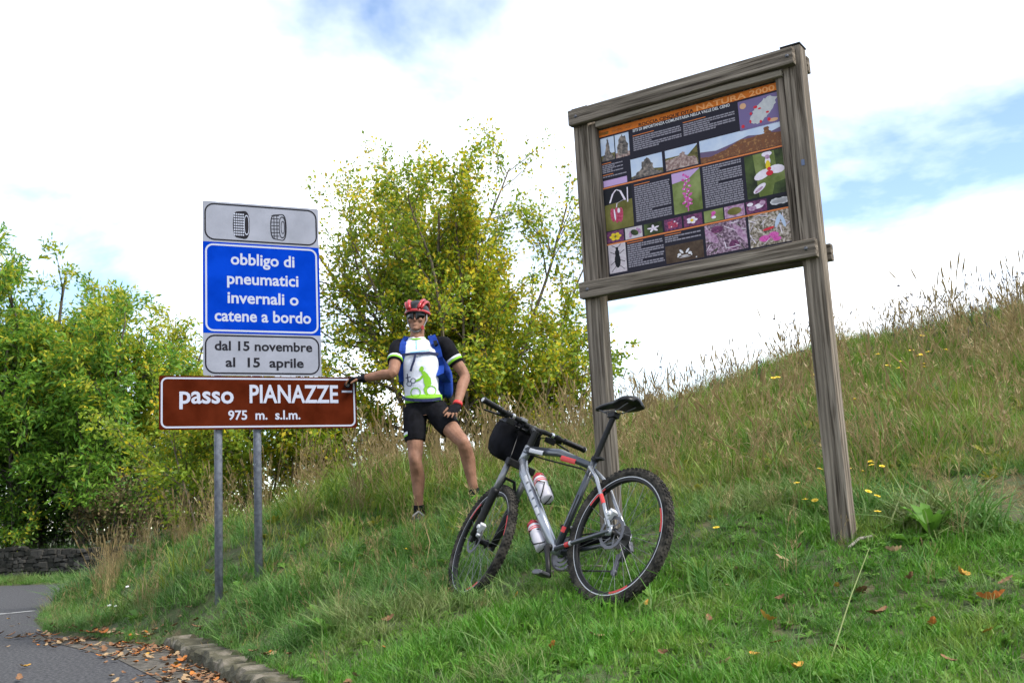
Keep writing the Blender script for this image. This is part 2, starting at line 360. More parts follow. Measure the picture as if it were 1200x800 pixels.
# ------------------------------------------------------------------ rubble retaining wall across the road
wr = empty('stone_wall', (*WALL1, 0)); tag(wr, 'low dark rubble stone wall beyond the road bend under the trees', 'wall')
WL = np.linalg.norm(WALL1-WALL0)
def wtop(t): return .56+.03*t            # t metres leftwards from the right end
core = MB(); q0 = WALL1; V = []
for t in (0, WL):
    p = WALL1-wdir*t
    V.append([(*(p), -.1), (*(p+wnor*.4), -.1), (*(p+wnor*.4), wtop(t)-.03), (*(p), wtop(t)-.03)])
core.loft(V); core.build('core', MT['mortar'], wr, off=(*WALL1, 0))
st = MB(); z = 0.0; row = 0
while z < 1.15:
    h = random.uniform(.07, .15); t = random.uniform(-.2, 0)
    while t < WL:
        l = random.uniform(.12, .34); 
        if z+h*.6 < wtop(t):
            p = WALL1-wdir*(t+l/2); pr = random.uniform(.02, .07); hh = min(h, wtop(t)-z+.03)
            q = np.array([(-.5, -.5), (.5, -.5), (.5, .5), (-.5, .5)])*np.array([l*.95, hh*.93])
            q = q+np.random.default_rng(abs(int(t*999+row*77))).uniform(-.03, .03, (4, 2))
            qi = q*.78
            mk = lambda Q, d: [(*(p+wdir*a-wnor*d), z+hh/2+b) for a, b in Q]
            st.loft([mk(q, -.05), mk(q, pr*.6), mk(qi, pr)])
        t += l
    z += h; row += 1
tag(st.build('stone_courses', MT['stone'], wr, off=(*WALL1, 0)), kind='stuff')

# ------------------------------------------------------------------ tufts of grass (prototypes live outside the scene)
protos = bpy.data.collections.new('grass_prototypes')
def tuft(name, nb, rad, hmin, hmax, w, lean, mat, seg=3, seed=0, droop=.6, fold=False):
    g = np.random.default_rng(seed); V = []; F = []
    for b in range(nb):
        a = g.uniform(0, 2*np.pi); r = rad*math.sqrt(g.uniform()); p0 = np.array([r*math.cos(a), r*math.sin(a), -.01])
        h = g.uniform(hmin, hmax); d = g.uniform(0, 2*np.pi); out_ = np.array([math.cos(d), math.sin(d), 0]); side = np.array([-out_[1], out_[0], 0]); le = lean*g.uniform(.2, 1)
        base = len(V)
        for i in range(seg):
            t = i/seg; bend = le*h*(t**1.0*.5+t*t*droop); zz = h*(t-.35*le*t*t); ww = w*g.uniform(.8, 1.2)*(1-t*.65)/2
            c = p0+out_*bend+np.array([0, 0, zz]); V += [c-side*ww, c+side*ww]
        t = 1; c = p0+out_*le*h*(.5+droop)+np.array([0, 0, h*(1-.35*le)]); V.append(c)
        for i in range(seg-1):
            o = base+2*i; F += [(o, o+1, o+3), (o, o+3, o+2)]
        o = base+2*(seg-1); F.append((o, o+1, o+2))
    ob = np_mesh(name, V, F, mat, 'none'); protos.objects.link(ob); return ob
def stalks(name, n, rad, hmin, hmax, mat, head, seed=0):
    """dry flowering stalks with seed heads"""
    g = np.random.default_rng(seed); V = []; F = []
    def quadstrip(P, W, side):
        b = len(V)
        for p, w in zip(P, W): V.extend([p-side*w, p+side*w])
        for i in range(len(P)-1): o = b+2*i; F.extend([(o, o+1, o+3), (o, o+3, o+2)])
    for k in range(n):
        a = g.uniform(0, 6.28); r = rad*math.sqrt(g.uniform()); p0 = np.array([r*math.cos(a), r*math.sin(a), -.02]); h = g.uniform(hmin, hmax)
        d = g.uniform(0, 6.28); o_ = np.array([math.cos(d), math.sin(d), 0]); le = g.uniform(.05, .32); P = [p0+o_*le*h*t*t+np.array([0, 0, h*t*(1-.12*le*t)]) for t in np.linspace(0, 1, 5)]
        for s0 in (0, 1.57):
            sd = np.array([math.cos(s0), math.sin(s0), 0]); quadstrip(P, [.0018, .0016, .0014, .0012, .001], sd)
        tip = P[-1]; dr = P[-1]-P[-2]; dr = dr/np.linalg.norm(dr)
        if head == 'spike':
            for s0 in (0, 1.05, 2.1):
                sd = np.array([math.cos(s0), math.sin(s0), 0]); L_ = g.uniform(.05, .11); quadstrip([tip-dr*.01, tip+dr*L_*.4, tip+dr*L_*.8, tip+dr*L_], [.001, .0055, .004, .0008], sd)
        elif head == 'plume':
            for q in range(9):
                t = g.uniform(.6, 1); b0 = P[3]+(P[4]-P[3])*(t-.6)/.4; a2 = g.uniform(0, 6.28); e = b0+np.array([math.cos(a2), math.sin(a2), 0])*g.uniform(.02, .05)*(1.3-t)*2+dr*g.uniform(.02, .05)
                quadstrip([b0, (b0+e)/2, e], [.0008, .003, .001], np.array([math.sin(a2), -math.cos(a2), 0]))
        else:   # umbel
            for q in range(10):
                a2 = g.uniform(0, 6.28); rr = g.uniform(.01, .03); e = tip+np.array([math.cos(a2)*rr, math.sin(a2)*rr, .02+g.uniform(-.005, .01)])
                quadstrip([tip-dr*.015, e], [.0008, .0012], np.array([math.sin(a2), -math.cos(a2), 0])); quadstrip([e-np.array([.006, 0, 0]), e+np.array([.006, 0, .003])], [.005, .005], np.array([0, 1, 0])); quadstrip([e-np.array([0, 0, .005]), e+np.array([0, 0, .006])], [.005, .004], np.array([1, 0, 0]))
        for q in range(3):
            t = g.uniform(.1, .5); b0 = p0+o_*le*h*t*t+np.array([0, 0, h*t]); a2 = g.uniform(0, 6.28); e = b0+np.array([math.cos(a2)*.08, math.sin(a2)*.08, .08]); quadstrip([b0, (b0+e)/2+np.array([0, 0, .02]), e], [.002, .0022, .0004], np.array([math.sin(a2), -math.cos(a2), 0]))
    ob = np_mesh(name, V, F, mat, 'none'); protos.objects.link(ob); return ob
def weed(name, n, lmin, lmax, mat, seed=0, up=.5, wide=.35):
    g = np.random.default_rng(seed); V = []; F = []
    for k in range(n):
        a = g.uniform(0, 6.28); L_ = g.uniform(lmin, lmax); o_ = np.array([math.cos(a), math.sin(a), 0]); sd = np.array([-o_[1], o_[0], 0]); e = g.uniform(.3, 1)*up; b = len(V)
        for t, w in ((0, .04), (.3, .7), (.6, 1), (.85, .6), (1, .02)):
            c = o_*L_*t+np.array([0, 0, L_*e*(t-.5*t*t)*1.6+.01]); ww = L_*wide*.5*w; V += [c-sd*ww+np.array([0, 0, ww*.4]), c+sd*ww+np.array([0, 0, ww*.4])]
        for i in range(4): o = b+2*i; F += [(o, o+1, o+3), (o, o+3, o+2)]
    ob = np_mesh(name, V, F, mat, 'none'); protos.objects.link(ob); return ob

lawn_m = blade_mat('lawn_blades', [(.02, .075, .008), (.05, .165, .014), (.09, .24, .022), (.13, .27, .03), (.26, .32, .09)], [(.020, .10, .006), (.07, .23, .012), (.19, .24, .045)], pscale=1.8, mixf=.6)
mid_m = blade_mat('bank_blades', [(.025, .07, .014), (.055, .145, .025), (.10, .20, .045), (.16, .24, .08), (.34, .33, .18)], [(.022, .11, .012), (.07, .20, .022), (.17, .19, .06)], pscale=1.2, mixf=.6)
tall_m = blade_mat('meadow_blades', [(.04, .075, .01), (.10, .15, .02), (.18, .22, .03), (.27, .27, .05), (.40, .35, .15)], [(.035, .15, .010), (.10, .23, .02), (.21, .26, .035)], pscale=.7, mixf=.6)
dry_m = blade_mat('dry_straw', [(.30, .23, .10), (.40, .32, .16), (.24, .17, .08), (.18, .13, .07)], [(.28, .21, .10), (.36, .28, .13)], pscale=.6)
weed_m = blade_mat('broad_weed_leaf', [(.06, .17, .02), (.10, .24, .03), (.16, .28, .04)], [(.07, .18, .02), (.14, .26, .03)])
yel_m = blade_mat('yellowing_weed_leaf', [(.20, .22, .02), (.32, .28, .03), (.16, .2, .03)], [(.2, .22, .02), (.3, .27, .03)])
PR = []
for i in range(4): PR.append(tuft('lawn_tuft', 11, .04, .03, .09, .0062, 1.0, lawn_m, 2, 10+i))
for i in range(4): PR.append(tuft('bank_tuft', 14, .06, .08, .22, .0075, 1.25, mid_m, 3, 20+i, droop=.8))
for i in range(4): PR.append(tuft('meadow_tuft', 14, .09, .14, .36, .008, 1.0, tall_m, 3, 30+i))
for i in range(3): PR.append(stalks('straw_stalks', 6, .07, .25, .62, dry_m, ('spike', 'plume', 'spike')[i], 40+i))
for i in range(3): PR.append(weed('weed_rosette', 9, .05, .12, weed_m, 50+i))
for i in range(2): PR.append(weed('yellow_weed', 12, .04, .10, yel_m, 55+i, up=1.0))
for i in range(3): PR.append(stalks('skyline_stalks', 4, .08, .3, .7, MT['seed'], ('umbel', 'spike', 'umbel')[i], 60+i))
for i, o in enumerate(PR): o.name = 'proto_%02d' % i      # Collection Info sorts by name
LAWN, BANKG, MEAD, DRY, WEED, YEL, SKYS = range(0, 4), range(4, 8), range(8, 12), range(12, 15), range(15, 18), range(18, 20), range(20, 23)

def scatter(name, P, idx, scale, label, cat, tilt=.25):
    n = len(P); me = bpy.data.meshes.new(name); me.vertices.add(n); me.vertices.foreach_set('co', np.asarray(P, np.float32).ravel())
    def attr(nm, ty, dat, key): a = me.attributes.new(nm, ty, 'POINT'); a.data.foreach_set(key, dat)
    rot = np.stack([rng.normal(0, tilt, n), rng.normal(0, tilt, n), rng.uniform(0, 6.283, n)], 1).astype(np.float32)
    attr('rot', 'FLOAT_VECTOR', rot.ravel(), 'vector'); attr('scl', 'FLOAT', np.asarray(scale, np.float32), 'value'); attr('idx', 'INT', np.asarray(idx, np.int32), 'value')
    o = bpy.data.objects.new(name, me); col.objects.link(o); tag(o, label, cat, kind='stuff')
    ng = bpy.data.node_groups.new(name+'_nodes', 'GeometryNodeTree'); ng.interface.new_socket('Geometry', in_out='INPUT', socket_type='NodeSocketGeometry'); ng.interface.new_socket('Geometry', in_out='OUTPUT', socket_type='NodeSocketGeometry')
    N = ng.nodes; i0 = N.new('NodeGroupInput'); o0 = N.new('NodeGroupOutput'); mp = N.new('GeometryNodeMeshToPoints'); ip = N.new('GeometryNodeInstanceOnPoints'); ci = N.new('GeometryNodeCollectionInfo')
    ci.inputs['Collection'].default_value = protos; ci.inputs['Separate Children'].default_value = True; ci.inputs['Reset Children'].default_value = True
    def na(nm, ty): q = N.new('GeometryNodeInputNamedAttribute'); q.data_type = ty; q.inputs[0].default_value = nm; return q
    ra, sa, ia = na('rot', 'FLOAT_VECTOR'), na('scl', 'FLOAT'), na('idx', 'INT'); L = ng.links
    L.new(i0.outputs[0], mp.inputs[0]); L.new(mp.outputs[0], ip.inputs['Points']); L.new(ci.outputs[0], ip.inputs['Instance']); ip.inputs['Pick Instance'].default_value = True
    L.new(ia.outputs[0], ip.inputs['Instance Index']); L.new(ra.outputs[0], ip.inputs['Rotation']); L.new(sa.outputs[0], ip.inputs['Scale']); L.new(ip.outputs[0], o0.inputs[0])
    md = o.modifiers.new('scatter', 'NODES'); md.node_group = ng
    return o

def pts(n, x0, x1, y0, y1, power=1.0, margin=.9):
    """random spots on the bank inside the view wedge (plus a margin)"""
    Y = y0+(y1-y0)*rng.uniform(0, 1, n)**power; X = rng.uniform(x0, x1, n)*(Y*.5+margin)
    ok = inside(BANK, X, Y); X, Y = X[ok], Y[ok]; s = segdist(TOE, X, Y)
    return X, Y, s
def noise2(X, Y, f, ph=0): return .5+.25*(np.sin(f*X+1.3*ph+1.9*np.sin(f*.7*Y+ph))+np.sin(f*1.3*Y-f*.4*X+2.1*ph))
def lawnness(X, Y):      # 1 on the mown strip in front, 0 on the slope
    lim = 5.35+.12*X+.25*np.sin(2.1*X)+.15*np.sin(5*X+1); lim = np.where(X < -.3, 5.3+(X+.3)*-.15, lim)
    return 1-sstep(-.35, .45, Y-lim)
def bare_spot(X, Y): return np.hypot((X-2.66)/.62, (Y-5.85)/.5) < 1-.22*np.sin(9*X+5*Y)      # trampled soil at the right edge
def put(X, Y): return np.stack([X, Y, gz(X, Y)], 1)

# mown grass near the camera
X, Y, s = pts(23000, -1, 1, 3.0, 6.3); lw = lawnness(X, Y); k = (rng.uniform(size=len(X)) < lw) & (s > .06) & ~bare_spot(X, Y); X, Y = X[k], Y[k]
w = rng.uniform(size=len(X)); idx = np.where(w < .065, rng.choice(WEED, len(X)), np.where(w < .14, rng.choice(BANKG, len(X)), rng.choice(LAWN, len(X))))
sc = rng.uniform(.55, 1.1, len(X))*(.38+.5*noise2(X, Y, 2.3)+.55*noise2(X, Y, 6.1, 3)); sc = np.where(idx >= 15, .45, sc); sc = np.where((idx >= 4) & (idx < 8), .5, sc)
scatter('lawn_grass', put(X, Y), idx, sc, 'short bright green mown grass along the foot of the slope', 'grass')
# rougher grass of the roadside bank
X, Y, s = pts(25000, -1.15, .75, 4.2, 14, 1.1); lw = lawnness(X, Y); up = sstep(7.4, 9.2, Y+.55*X)*sstep(-2.6, -.6, X)
k = (rng.uniform(size=len(X)) > lw*.93) & (rng.uniform(size=len(X)) > up*.8) & (s > .02) & ~(bare_spot(X, Y) & (rng.uniform(size=len(X)) < .92)); X, Y, s = X[k], Y[k], s[k]
w = rng.uniform(size=len(X)); nn = noise2(X, Y, 1.6, 2); idx = np.where(w < .03, rng.choice(WEED, len(X)), np.where(w < .045+.06*nn, rng.choice(DRY, len(X)), np.where(w < .18, rng.choice(LAWN, len(X)), rng.choice(BANKG, len(X)))))
sc = rng.uniform(.6, 1.1, len(X))*(.65+.5*nn); sc = np.where((idx >= 12) & (idx < 15), sc*.5, sc); sc = np.where(idx < 4, sc*1.6, sc); sc *= .7+.3*sstep(0, .5, s); tus = noise2(X, Y, 5.3, 4)*noise2(X, Y, 3.1, 1); sc *= .62+1.15*tus; pd = np.minimum(np.hypot(X-1.5, Y-4.95), np.hypot(X-.45, Y-5.7)); sc = np.where(pd < .35, sc*.5, sc)
scatter('bank_grass', put(X, Y), idx, sc, 'rough green grass covering the roadside bank below the signs', 'grass')
# tall meadow on the upper slope
X, Y, s = pts(24000, -1.05, 1.05, 5.2, 15.5, 1.1); lw = lawnness(X, Y); up = sstep(5.6, 8.2, Y+.5*X)*sstep(-2.6, -.6, X)*.92+.08*sstep(8.5, 10, Y)
k = (lw < .25) & (rng.uniform(size=len(X)) < up) & (s > .3); X, Y = X[k], Y[k]
bare = bare_spot(X, Y); thin = bare & (rng.uniform(size=len(X)) < .93); X, Y = X[~thin], Y[~thin]
man = np.minimum(np.hypot(X+.75, Y-8.35), np.hypot(X+.3, Y-8.2))
w = rng.uniform(size=len(X)); nn = noise2(X, Y, .9, 1); dry = .025+.075*nn
idx = np.where(w < dry, rng.choice(DRY, len(X)), np.where(w < dry+.09, rng.choice(YEL, len(X)), np.where(w < dry+.17, rng.choice(WEED, len(X)), np.where(w < dry+.34, rng.choice(BANKG, len(X)), rng.choice(MEAD, len(X))))))
sc = rng.uniform(.55, 1.05, len(X))*(.6+.45*nn)*(.55+.75*sstep(5.5, 9.5, Y))*(.6+.8*noise2(X, Y, 4.1, 5)); sc = np.where(man < .45, sc*.55, sc)
scatter('meadow_grass', put(X, Y), idx, sc, 'tall yellowing meadow grass on the upper slope', 'grass')
# taller uneven clumps and straw in the middle of the slope
X, Y, s = pts(2600, -.25, 1.0, 6.6, 12.5); nn = noise2(X, Y, 2.4, 7); k = (rng.uniform(size=len(X)) < .25+.9*(nn-.3)) & (Y+.45*X > 7.2); X, Y, nn = X[k], Y[k], nn[k]
man = np.hypot(X+.55, Y-8.2); k = man > .7; X, Y, nn = X[k], Y[k], nn[k]; w = rng.uniform(size=len(X))
idx = np.where(w < .2, rng.choice(DRY, len(X)), np.where(w < .46, rng.choice(YEL, len(X)), np.where(w < .56, rng.choice(WEED, len(X)), rng.choice(MEAD, len(X)))))
scatter('slope_clumps', put(X, Y), idx, rng.uniform(.8, 1.35, len(X)), 'taller uneven clumps of grass and straw in the middle of the slope', 'grass', .3)
# seed heads standing against the sky along the crest
X = rng.uniform(1.2, 9, 420); Y = rng.uniform(11.2, 14.5, 420)
k = rng.uniform(size=420) < np.where(X > 4.0, .8, .28); X, Y = X[k], Y[k]
idx = np.where(rng.uniform(size=len(X)) < .6, rng.choice(SKYS, len(X)), rng.choice(DRY, len(X)))
scatter('crest_seed_heads', put(X, Y), idx, rng.uniform(.6, 1.15, len(X)), 'thin dark seed heads and stalks against the sky along the crest', 'dry grass')
# straw below the shrubs at the left of the crest
X = rng.uniform(-6.2, -.9, 190); Y = rng.uniform(11.2, 13.4, 190); k = inside(BANK, X, Y) & (segdist(TOE, X, Y) > .5); X, Y = X[k], Y[k]
scatter('tall_straw', put(X, Y), rng.choice(DRY, len(X)), rng.uniform(.7, 1.25, len(X)), 'tall pale straw in front of the shrub behind the sign posts', 'dry grass', .12)
# grass on the back of the bank towards the wall
X = rng.uniform(-9, -3.2, 9000); Y = rng.uniform(13, 22.5, 9000); k = inside(BANK, X, Y) & (segdist(TOE, X, Y) > .05); X, Y = X[k], Y[k]
scatter('far_bank_grass', put(X, Y), rng.choice(list(BANKG)+list(LAWN), len(X)), rng.uniform(1.2, 2.1, len(X)), 'grass on the far back of the bank beside the road bend', 'grass')
# strip in front of the stone wall and grass on top of it
t = rng.uniform(0, WL+1, 2600); d = rng.uniform(-1.5, -.03, 2600); X = WALL1[0]-wdir[0]*t+wnor[0]*d; Y = WALL1[1]-wdir[1]*t+wnor[1]*d
t2 = rng.uniform(-2, WL, 1500); d2 = rng.uniform(.15, 1.6, 1500); X = np.r_[X, WALL1[0]-wdir[0]*t2+wnor[0]*d2]; Y = np.r_[Y, WALL1[1]-wdir[1]*t2+wnor[1]*d2]
k = ~inside(BANK, X, Y); X, Y = X[k], Y[k]; zz = np.maximum(gz(X, Y), 0)
scatter('wall_foot_grass', np.stack([X, Y, zz], 1), rng.choice(list(BANKG)+list(LAWN), len(X)), rng.uniform(.8, 1.3, len(X)), 'strip of green grass along the foot and top of the stone wall', 'grass')

# ------------------------------------------------------------------ fallen leaves, flowers
def hitg(px, py):
    d = ray(px, py); t = np.arange(2.0, 16, .02); P = d[None]*t[:, None]; z = gz(P[:, 0], P[:, 1]); b = np.nonzero(P[:, 2]+CAMZ < z)[0]
    i = b[0] if len(b) else -1; return np.array([P[i, 0], P[i, 1], z[i]])
def leaf_mesh(name, mat, L_=.09, w=.05, lobes=4, seed=0, curl=.25):
    g = np.random.default_rng(seed); n = 13; V = []; F = []
    for i in range(n):
        t = i/(n-1); ww = w/2*math.sin(math.pi*min(1, t*.96+.02))**.7*(1-.38*(.5+.5*math.cos(lobes*2*math.pi*t)))+.0012
        x = (t-.5)*L_; z = curl*L_*(2*t-1)**2*.5
        for s in (-1, 0, 1): V.append((x, s*ww, z+abs(s)*curl*ww*1.2+g.uniform(-.002, .002)))
    for i in range(n-1):
        for j in range(2): a = 3*i+j; F.append((a, a+1, a+4, a+3))
    me = bpy.data.meshes.new(name); me.from_pydata(V, [], F); me.materials.append(mat); me.update(); return me
lm = [M_('tan_dead_leaf', (.22, .14, .07), .8, c2=(.32, .22, .12), scale=40), M_('brown_dead_leaf', (.11, .05, .02), .8, c2=(.20, .10, .045), scale=40),
      M_('orange_dead_leaf', (.30, .08, .012), .75, c2=(.38, .14, .02), scale=40), M_('yellow_dead_leaf', (.38, .22, .025), .75, c2=(.42, .2, .03), scale=40)]
lmesh = [[leaf_mesh('fallen_leaf', m, .1, .055, 4, i*7+j, .1+.25*j) for j in range(3)] for i, m in enumerate(lm)]
LV = [(857, 697, 0), (865, 678, 0), (915, 712, 1), (918, 664, 0), (1030, 730, 1), (1165, 714, 2), (1160, 753, 3), (982, 698, 3), (1068, 690, 1), (910, 764, 2), (886, 780, 3), (900, 737, 3),
      (986, 772, 1), (1113, 787, 1), (1127, 684, 3), (938, 649, 1), (606, 706, 3), (647, 770, 2), (742, 706, 1), (758, 717, 3), (455, 735, 1), (450, 767, 2), (728, 612, 2), (1094, 745, 2), (741, 754, 0), (850, 790, 0),
      (780, 779, 1), (1140, 600, 2), (1065, 610, 2), (935, 798, 3), (1010, 702, 1), (700, 757, 0), (1050, 655, 0), (1180, 690, 1), (832, 737, 1)]
big = {(1030, 730): 1.5, (1165, 714): 1.3, (1160, 753): 1.3}
for i, (px, py, c) in enumerate(LV):
    p = hitg(px, py); o = bpy.data.objects.new('fallen_leaf', lmesh[c][i % 3]); col.objects.link(o)
    o.location = p+np.array([0, 0, .035]); s = random.uniform(.45, .8)*big.get((px, py), 1); o.scale = (s, s, s); o.rotation_euler = (random.uniform(-.5, .5)+.25, random.uniform(-.5, .5), random.uniform(0, 6.28))
    cn = ('pale tan', 'brown', 'orange', 'yellow')[c]
    tag(o, cn+' dead leaf lying in the grass at the foot of the slope', 'leaf', cn+' leaves fallen on the grass')
# leaf litter along the asphalt edge: nobody could count it
V = []; F = []; base = np.array(lmesh[0][1].vertices.__len__() and [v.co[:] for v in lmesh[0][1].vertices]); bf = np.array([p.vertices[:] for p in lmesh[0][1].polygons])
lit = bpy.data.meshes.new('leaf_litter'); LVs = []; LFs = []; MI = []; nb = 0
A = np.array(asp); T8 = offs(TOE, .02)[3:10]
for k in range(620):
    f = random.random()
    if k < 350:
        i = random.uniform(0, len(A)-1.001); a0 = A[int(i)]*(1-i % 1)+A[int(i)+1]*(i % 1); dd = segdist(T8, np.array([a0[0]]), np.array([a0[1]]))
        i2 = random.uniform(0, len(T8)-1.001); b0 = T8[int(i2)]*(1-i2 % 1)+T8[int(i2)+1]*(i2 % 1)
        j = np.argmin([np.hypot(*(q-a0)) for q in T8]); b0 = T8[j]; p = a0*(f)+b0*(1-f)+np.random.normal(0, .12, 2)
    elif k < 470:
        p = k0+kd*random.uniform(-.2, 3.5)-kn*abs(random.gauss(0, .14)+.03)
    else:
        p = np.array([random.uniform(-6.5, -1.4), random.uniform(5.2, 12)])
    if inside(BANK, np.array([p[0]]), np.array([p[1]]))[0]:
        if segdist(TOE, np.array([p[0]]), np.array([p[1]]))[0] > .5: continue
        zz = gz1(*p)+.03
    else: zz = .012
    s = random.uniform(.4, .85); a = random.uniform(0, 6.28); ca, sa = math.cos(a), math.sin(a); tl = random.uniform(-.35, .35)
    Q = base*s; Q = np.stack([Q[:, 0]*ca-Q[:, 1]*sa, Q[:, 0]*sa+Q[:, 1]*ca, Q[:, 2]+Q[:, 0]*tl], 1); Q[:, 2] -= Q[:, 2].min()
    LVs.append(Q+np.array([p[0], p[1], zz])); LFs.append(bf+nb); nb += len(base); MI += [random.choice([0, 1, 1, 1, 2, 0] if k < 470 else [0, 0, 3, 1])]*len(bf)
lo = np_mesh('leaf_litter', np.concatenate(LVs), np.concatenate(LFs), lm[0])
for m in lm[1:]: lo.data.materials.append(m)
lo.data.polygons.foreach_set('material_index', MI); tag(lo, 'orange and brown leaf litter along the edge of the asphalt', 'leaf litter', kind='stuff')

def flower_mesh(name, petal, n, r, h, seed):
    g = random.Random(seed); m = MB(); m.cm = 0; lx, ly = g.uniform(-.03, .03), g.uniform(-.03, .03)
    m.tube([(0, 0, 0), (lx*.4, ly*.4, h*.5), (lx, ly, h)], [.0018, .0016, .0013], 5)
    m.cm = 1
    for i in range(n):
        a = 6.283*i/n; c, s = math.cos(a), math.sin(a); q = [(0, -.2), (.6, -.38), (1, -.2), (1, .2), (.6, .38), (0, .2)]
        m.add([(lx+r*(x*c-y*s), ly+r*(x*s+y*c), h+.004*x-.002) for x, y in q], [(0, 1, 2, 3, 4, 5)])
    m.ball((lx, ly, h+.002), (r*.38, r*.38, .004), 8, 4)
    V = m.verts(); me = bpy.data.meshes.new(name); me.from_pydata(V.tolist(), [], m.f); me.materials.append(weed_m); me.materials.append(petal); me.polygons.foreach_set('material_index', m.m); me.update(); return me
yf = [flower_mesh('yellow_flower', MT['yellow'], 9, .017, h, i) for i, h in enumerate((.13, .19, .25))]
wf = [flower_mesh('white_flower', MT['petalw'], 7, .02, .12, 9)]
YF = [(838, 635), (1035, 416), (1030, 455), (1075, 428), (1078, 456), (1050, 466), (1090, 470), (1055, 478), (1067, 450), (1094, 452), (1071, 473), (1035, 472), (952, 482), (908, 481), (1012, 524), (1020, 551),
      (1037, 568), (1003, 591), (1018, 594), (1013, 605), (1005, 592), (945, 600), (970, 612), (968, 604), (1026, 618), (1038, 566), (463, 676), (1022, 550), (958, 575), (1009, 449), (1100, 448), (905, 481), (941, 610), (1062, 455)]
for i, (px, py) in enumerate(YF):
    p = hitg(px, py+16 if py > 540 else py+8); o = bpy.data.objects.new('yellow_flower', yf[i % 3] if py > 540 else yf[2]); col.objects.link(o); o.location = p
    s = 1.0 if py > 540 else 1.5; o.scale = (s, s, s); o.rotation_euler = (random.uniform(0, .5), random.uniform(-.3, .3), random.uniform(-.6, .6))
    if py > 540: tag(o, 'small yellow wildflower low on the slope round the right post of the board', 'flower', 'yellow flowers by the right post')
    else: tag(o, 'yellow wildflower high on the meadow slope near the crest', 'flower', 'yellow flowers on the upper slope')
    if px == 463: tag(o, 'lone yellow wildflower on the bank left of the front wheel', 'flower'); del o['group']
for px, py in [(152, 693), (131, 716), (139, 717)]:
    p = hitg(px, py+8); o = bpy.data.objects.new('white_flower', wf[0]); col.objects.link(o); o.location = p; o.scale = (.9, .9, 1.1); o.rotation_euler = (.4, 0, 0)
    tag(o, 'small white wildflower on the bank beside the road bend', 'flower', 'white flowers on the bank')
# larger plants that can be told apart
def plant(px, py, n, L_, up, mat, label, seed, wide=.35, name='broadleaf_weed'):
    g = np.random.default_rng(seed); m = MB(); p = hitg(px, py); root = empty(name, p); tag(root, label, 'plant')
    for k in range(n):
        a = g.uniform(0, 6.28); l = L_*g.uniform(.6, 1.1); o_ = np.array([math.cos(a), math.sin(a), 0]); sd = np.array([-o_[1], o_[0], 0]); e = up*g.uniform(.6, 1.2); q = MB(); V = []
        for t, w in ((0, .05), (.2, .35), (.45, .95), (.65, 1), (.85, .6), (1, .03)):
            c = o_*l*t*.8+np.array([0, 0, l*e*(t-.45*t*t)]); ww = l*wide*.5*w; rp = .006*math.sin(t*20+k)
            V.append([c-sd*ww+np.array([0, 0, ww*.5+rp]), c, c+sd*ww+np.array([0, 0, ww*.5-rp])])
        V = np.array(V).reshape(-1, 3); F = [(3*i+j, 3*i+j+1, 3*i+j+4, 3*i+j+3) for i in range(5) for j in range(2)]
        q.add(V, F).build('leaf', mat, root, smooth=True)
plant(1092, 632, 16, .17, 1.7, weed_m, 'upright broad leaved green weed right of the board post', 3, .26)
plant(1068, 640, 11, .12, .6, weed_m, 'flat rosette of green leaves between the board post and the upright weed', 4, .4)
plant(388, 745, 8, .14, .9, weed_m, 'small bright green leafy weed near the kerb below the signs', 5, .5)
plant(162, 728, 9, .2, .7, weed_m, 'leafy green weed on the bank near the leaf litter', 6, .3)
plant(975, 800, 8, .12, .5, weed_m, 'pale leafed weed at the bottom edge of the lawn', 8, .4)
def stem(name, P, r, mat, label, cat): m = MB(); m.tube(P, r, 6); o = m.build(name, mat, None); o.location = (0, 0, 0); tag(o, label, cat); return o
b0 = hitg(972, 782); t0 = hitg(1024, 690)
stem('dry_stalk', [b0+[0, 0, .01], (b0+t0)/2+[0, 0, .10], t0+[0, 0, .16]], [.0028, .0025, .0015], M_('green_straw', (.13, .16, .05), .8), 'long pale green stalk leaning across the lawn at the right', 'stalk')
b0 = hitg(500, 660); t1 = at(497, 612, 7.2)
stem('dry_stalk', [b0, (b0+t1)/2+[.03, 0, .0], t1], [.005, .004, .002], dry_m, 'bent straw stalk standing below the right foot of the cyclist', 'stalk')
sk = M_('bleached_wood', (.13, .115, .095), .9, c2=(.21, .19, .16), scale=20)
for a_, b_, lb in [((1022, 634), (995, 648), 'bleached stick lying beside the foot of the right board post'), ((640, 676), (706, 668), 'bleached stick on the ground under the bicycle')]:
    p, q = hitg(*a_), hitg(*b_); stem('stick', [p+[0, 0, .02], (p+q)/2+[0, 0, .035], q+[0, 0, .02]], [.007, .008, .006], sk, lb, 'stick')

# dead stems lying on the trampled soil
X = rng.normal(2.66, .3, 70); Y = rng.normal(5.85, .25, 70)
scatter('dead_stems', put(X, Y)+np.array([0, 0, .03]), rng.choice(DRY, 70), rng.uniform(.25, .5, 70), 'matted dead stems on the bare soil patch at the right edge', 'dead stems', 1.3)
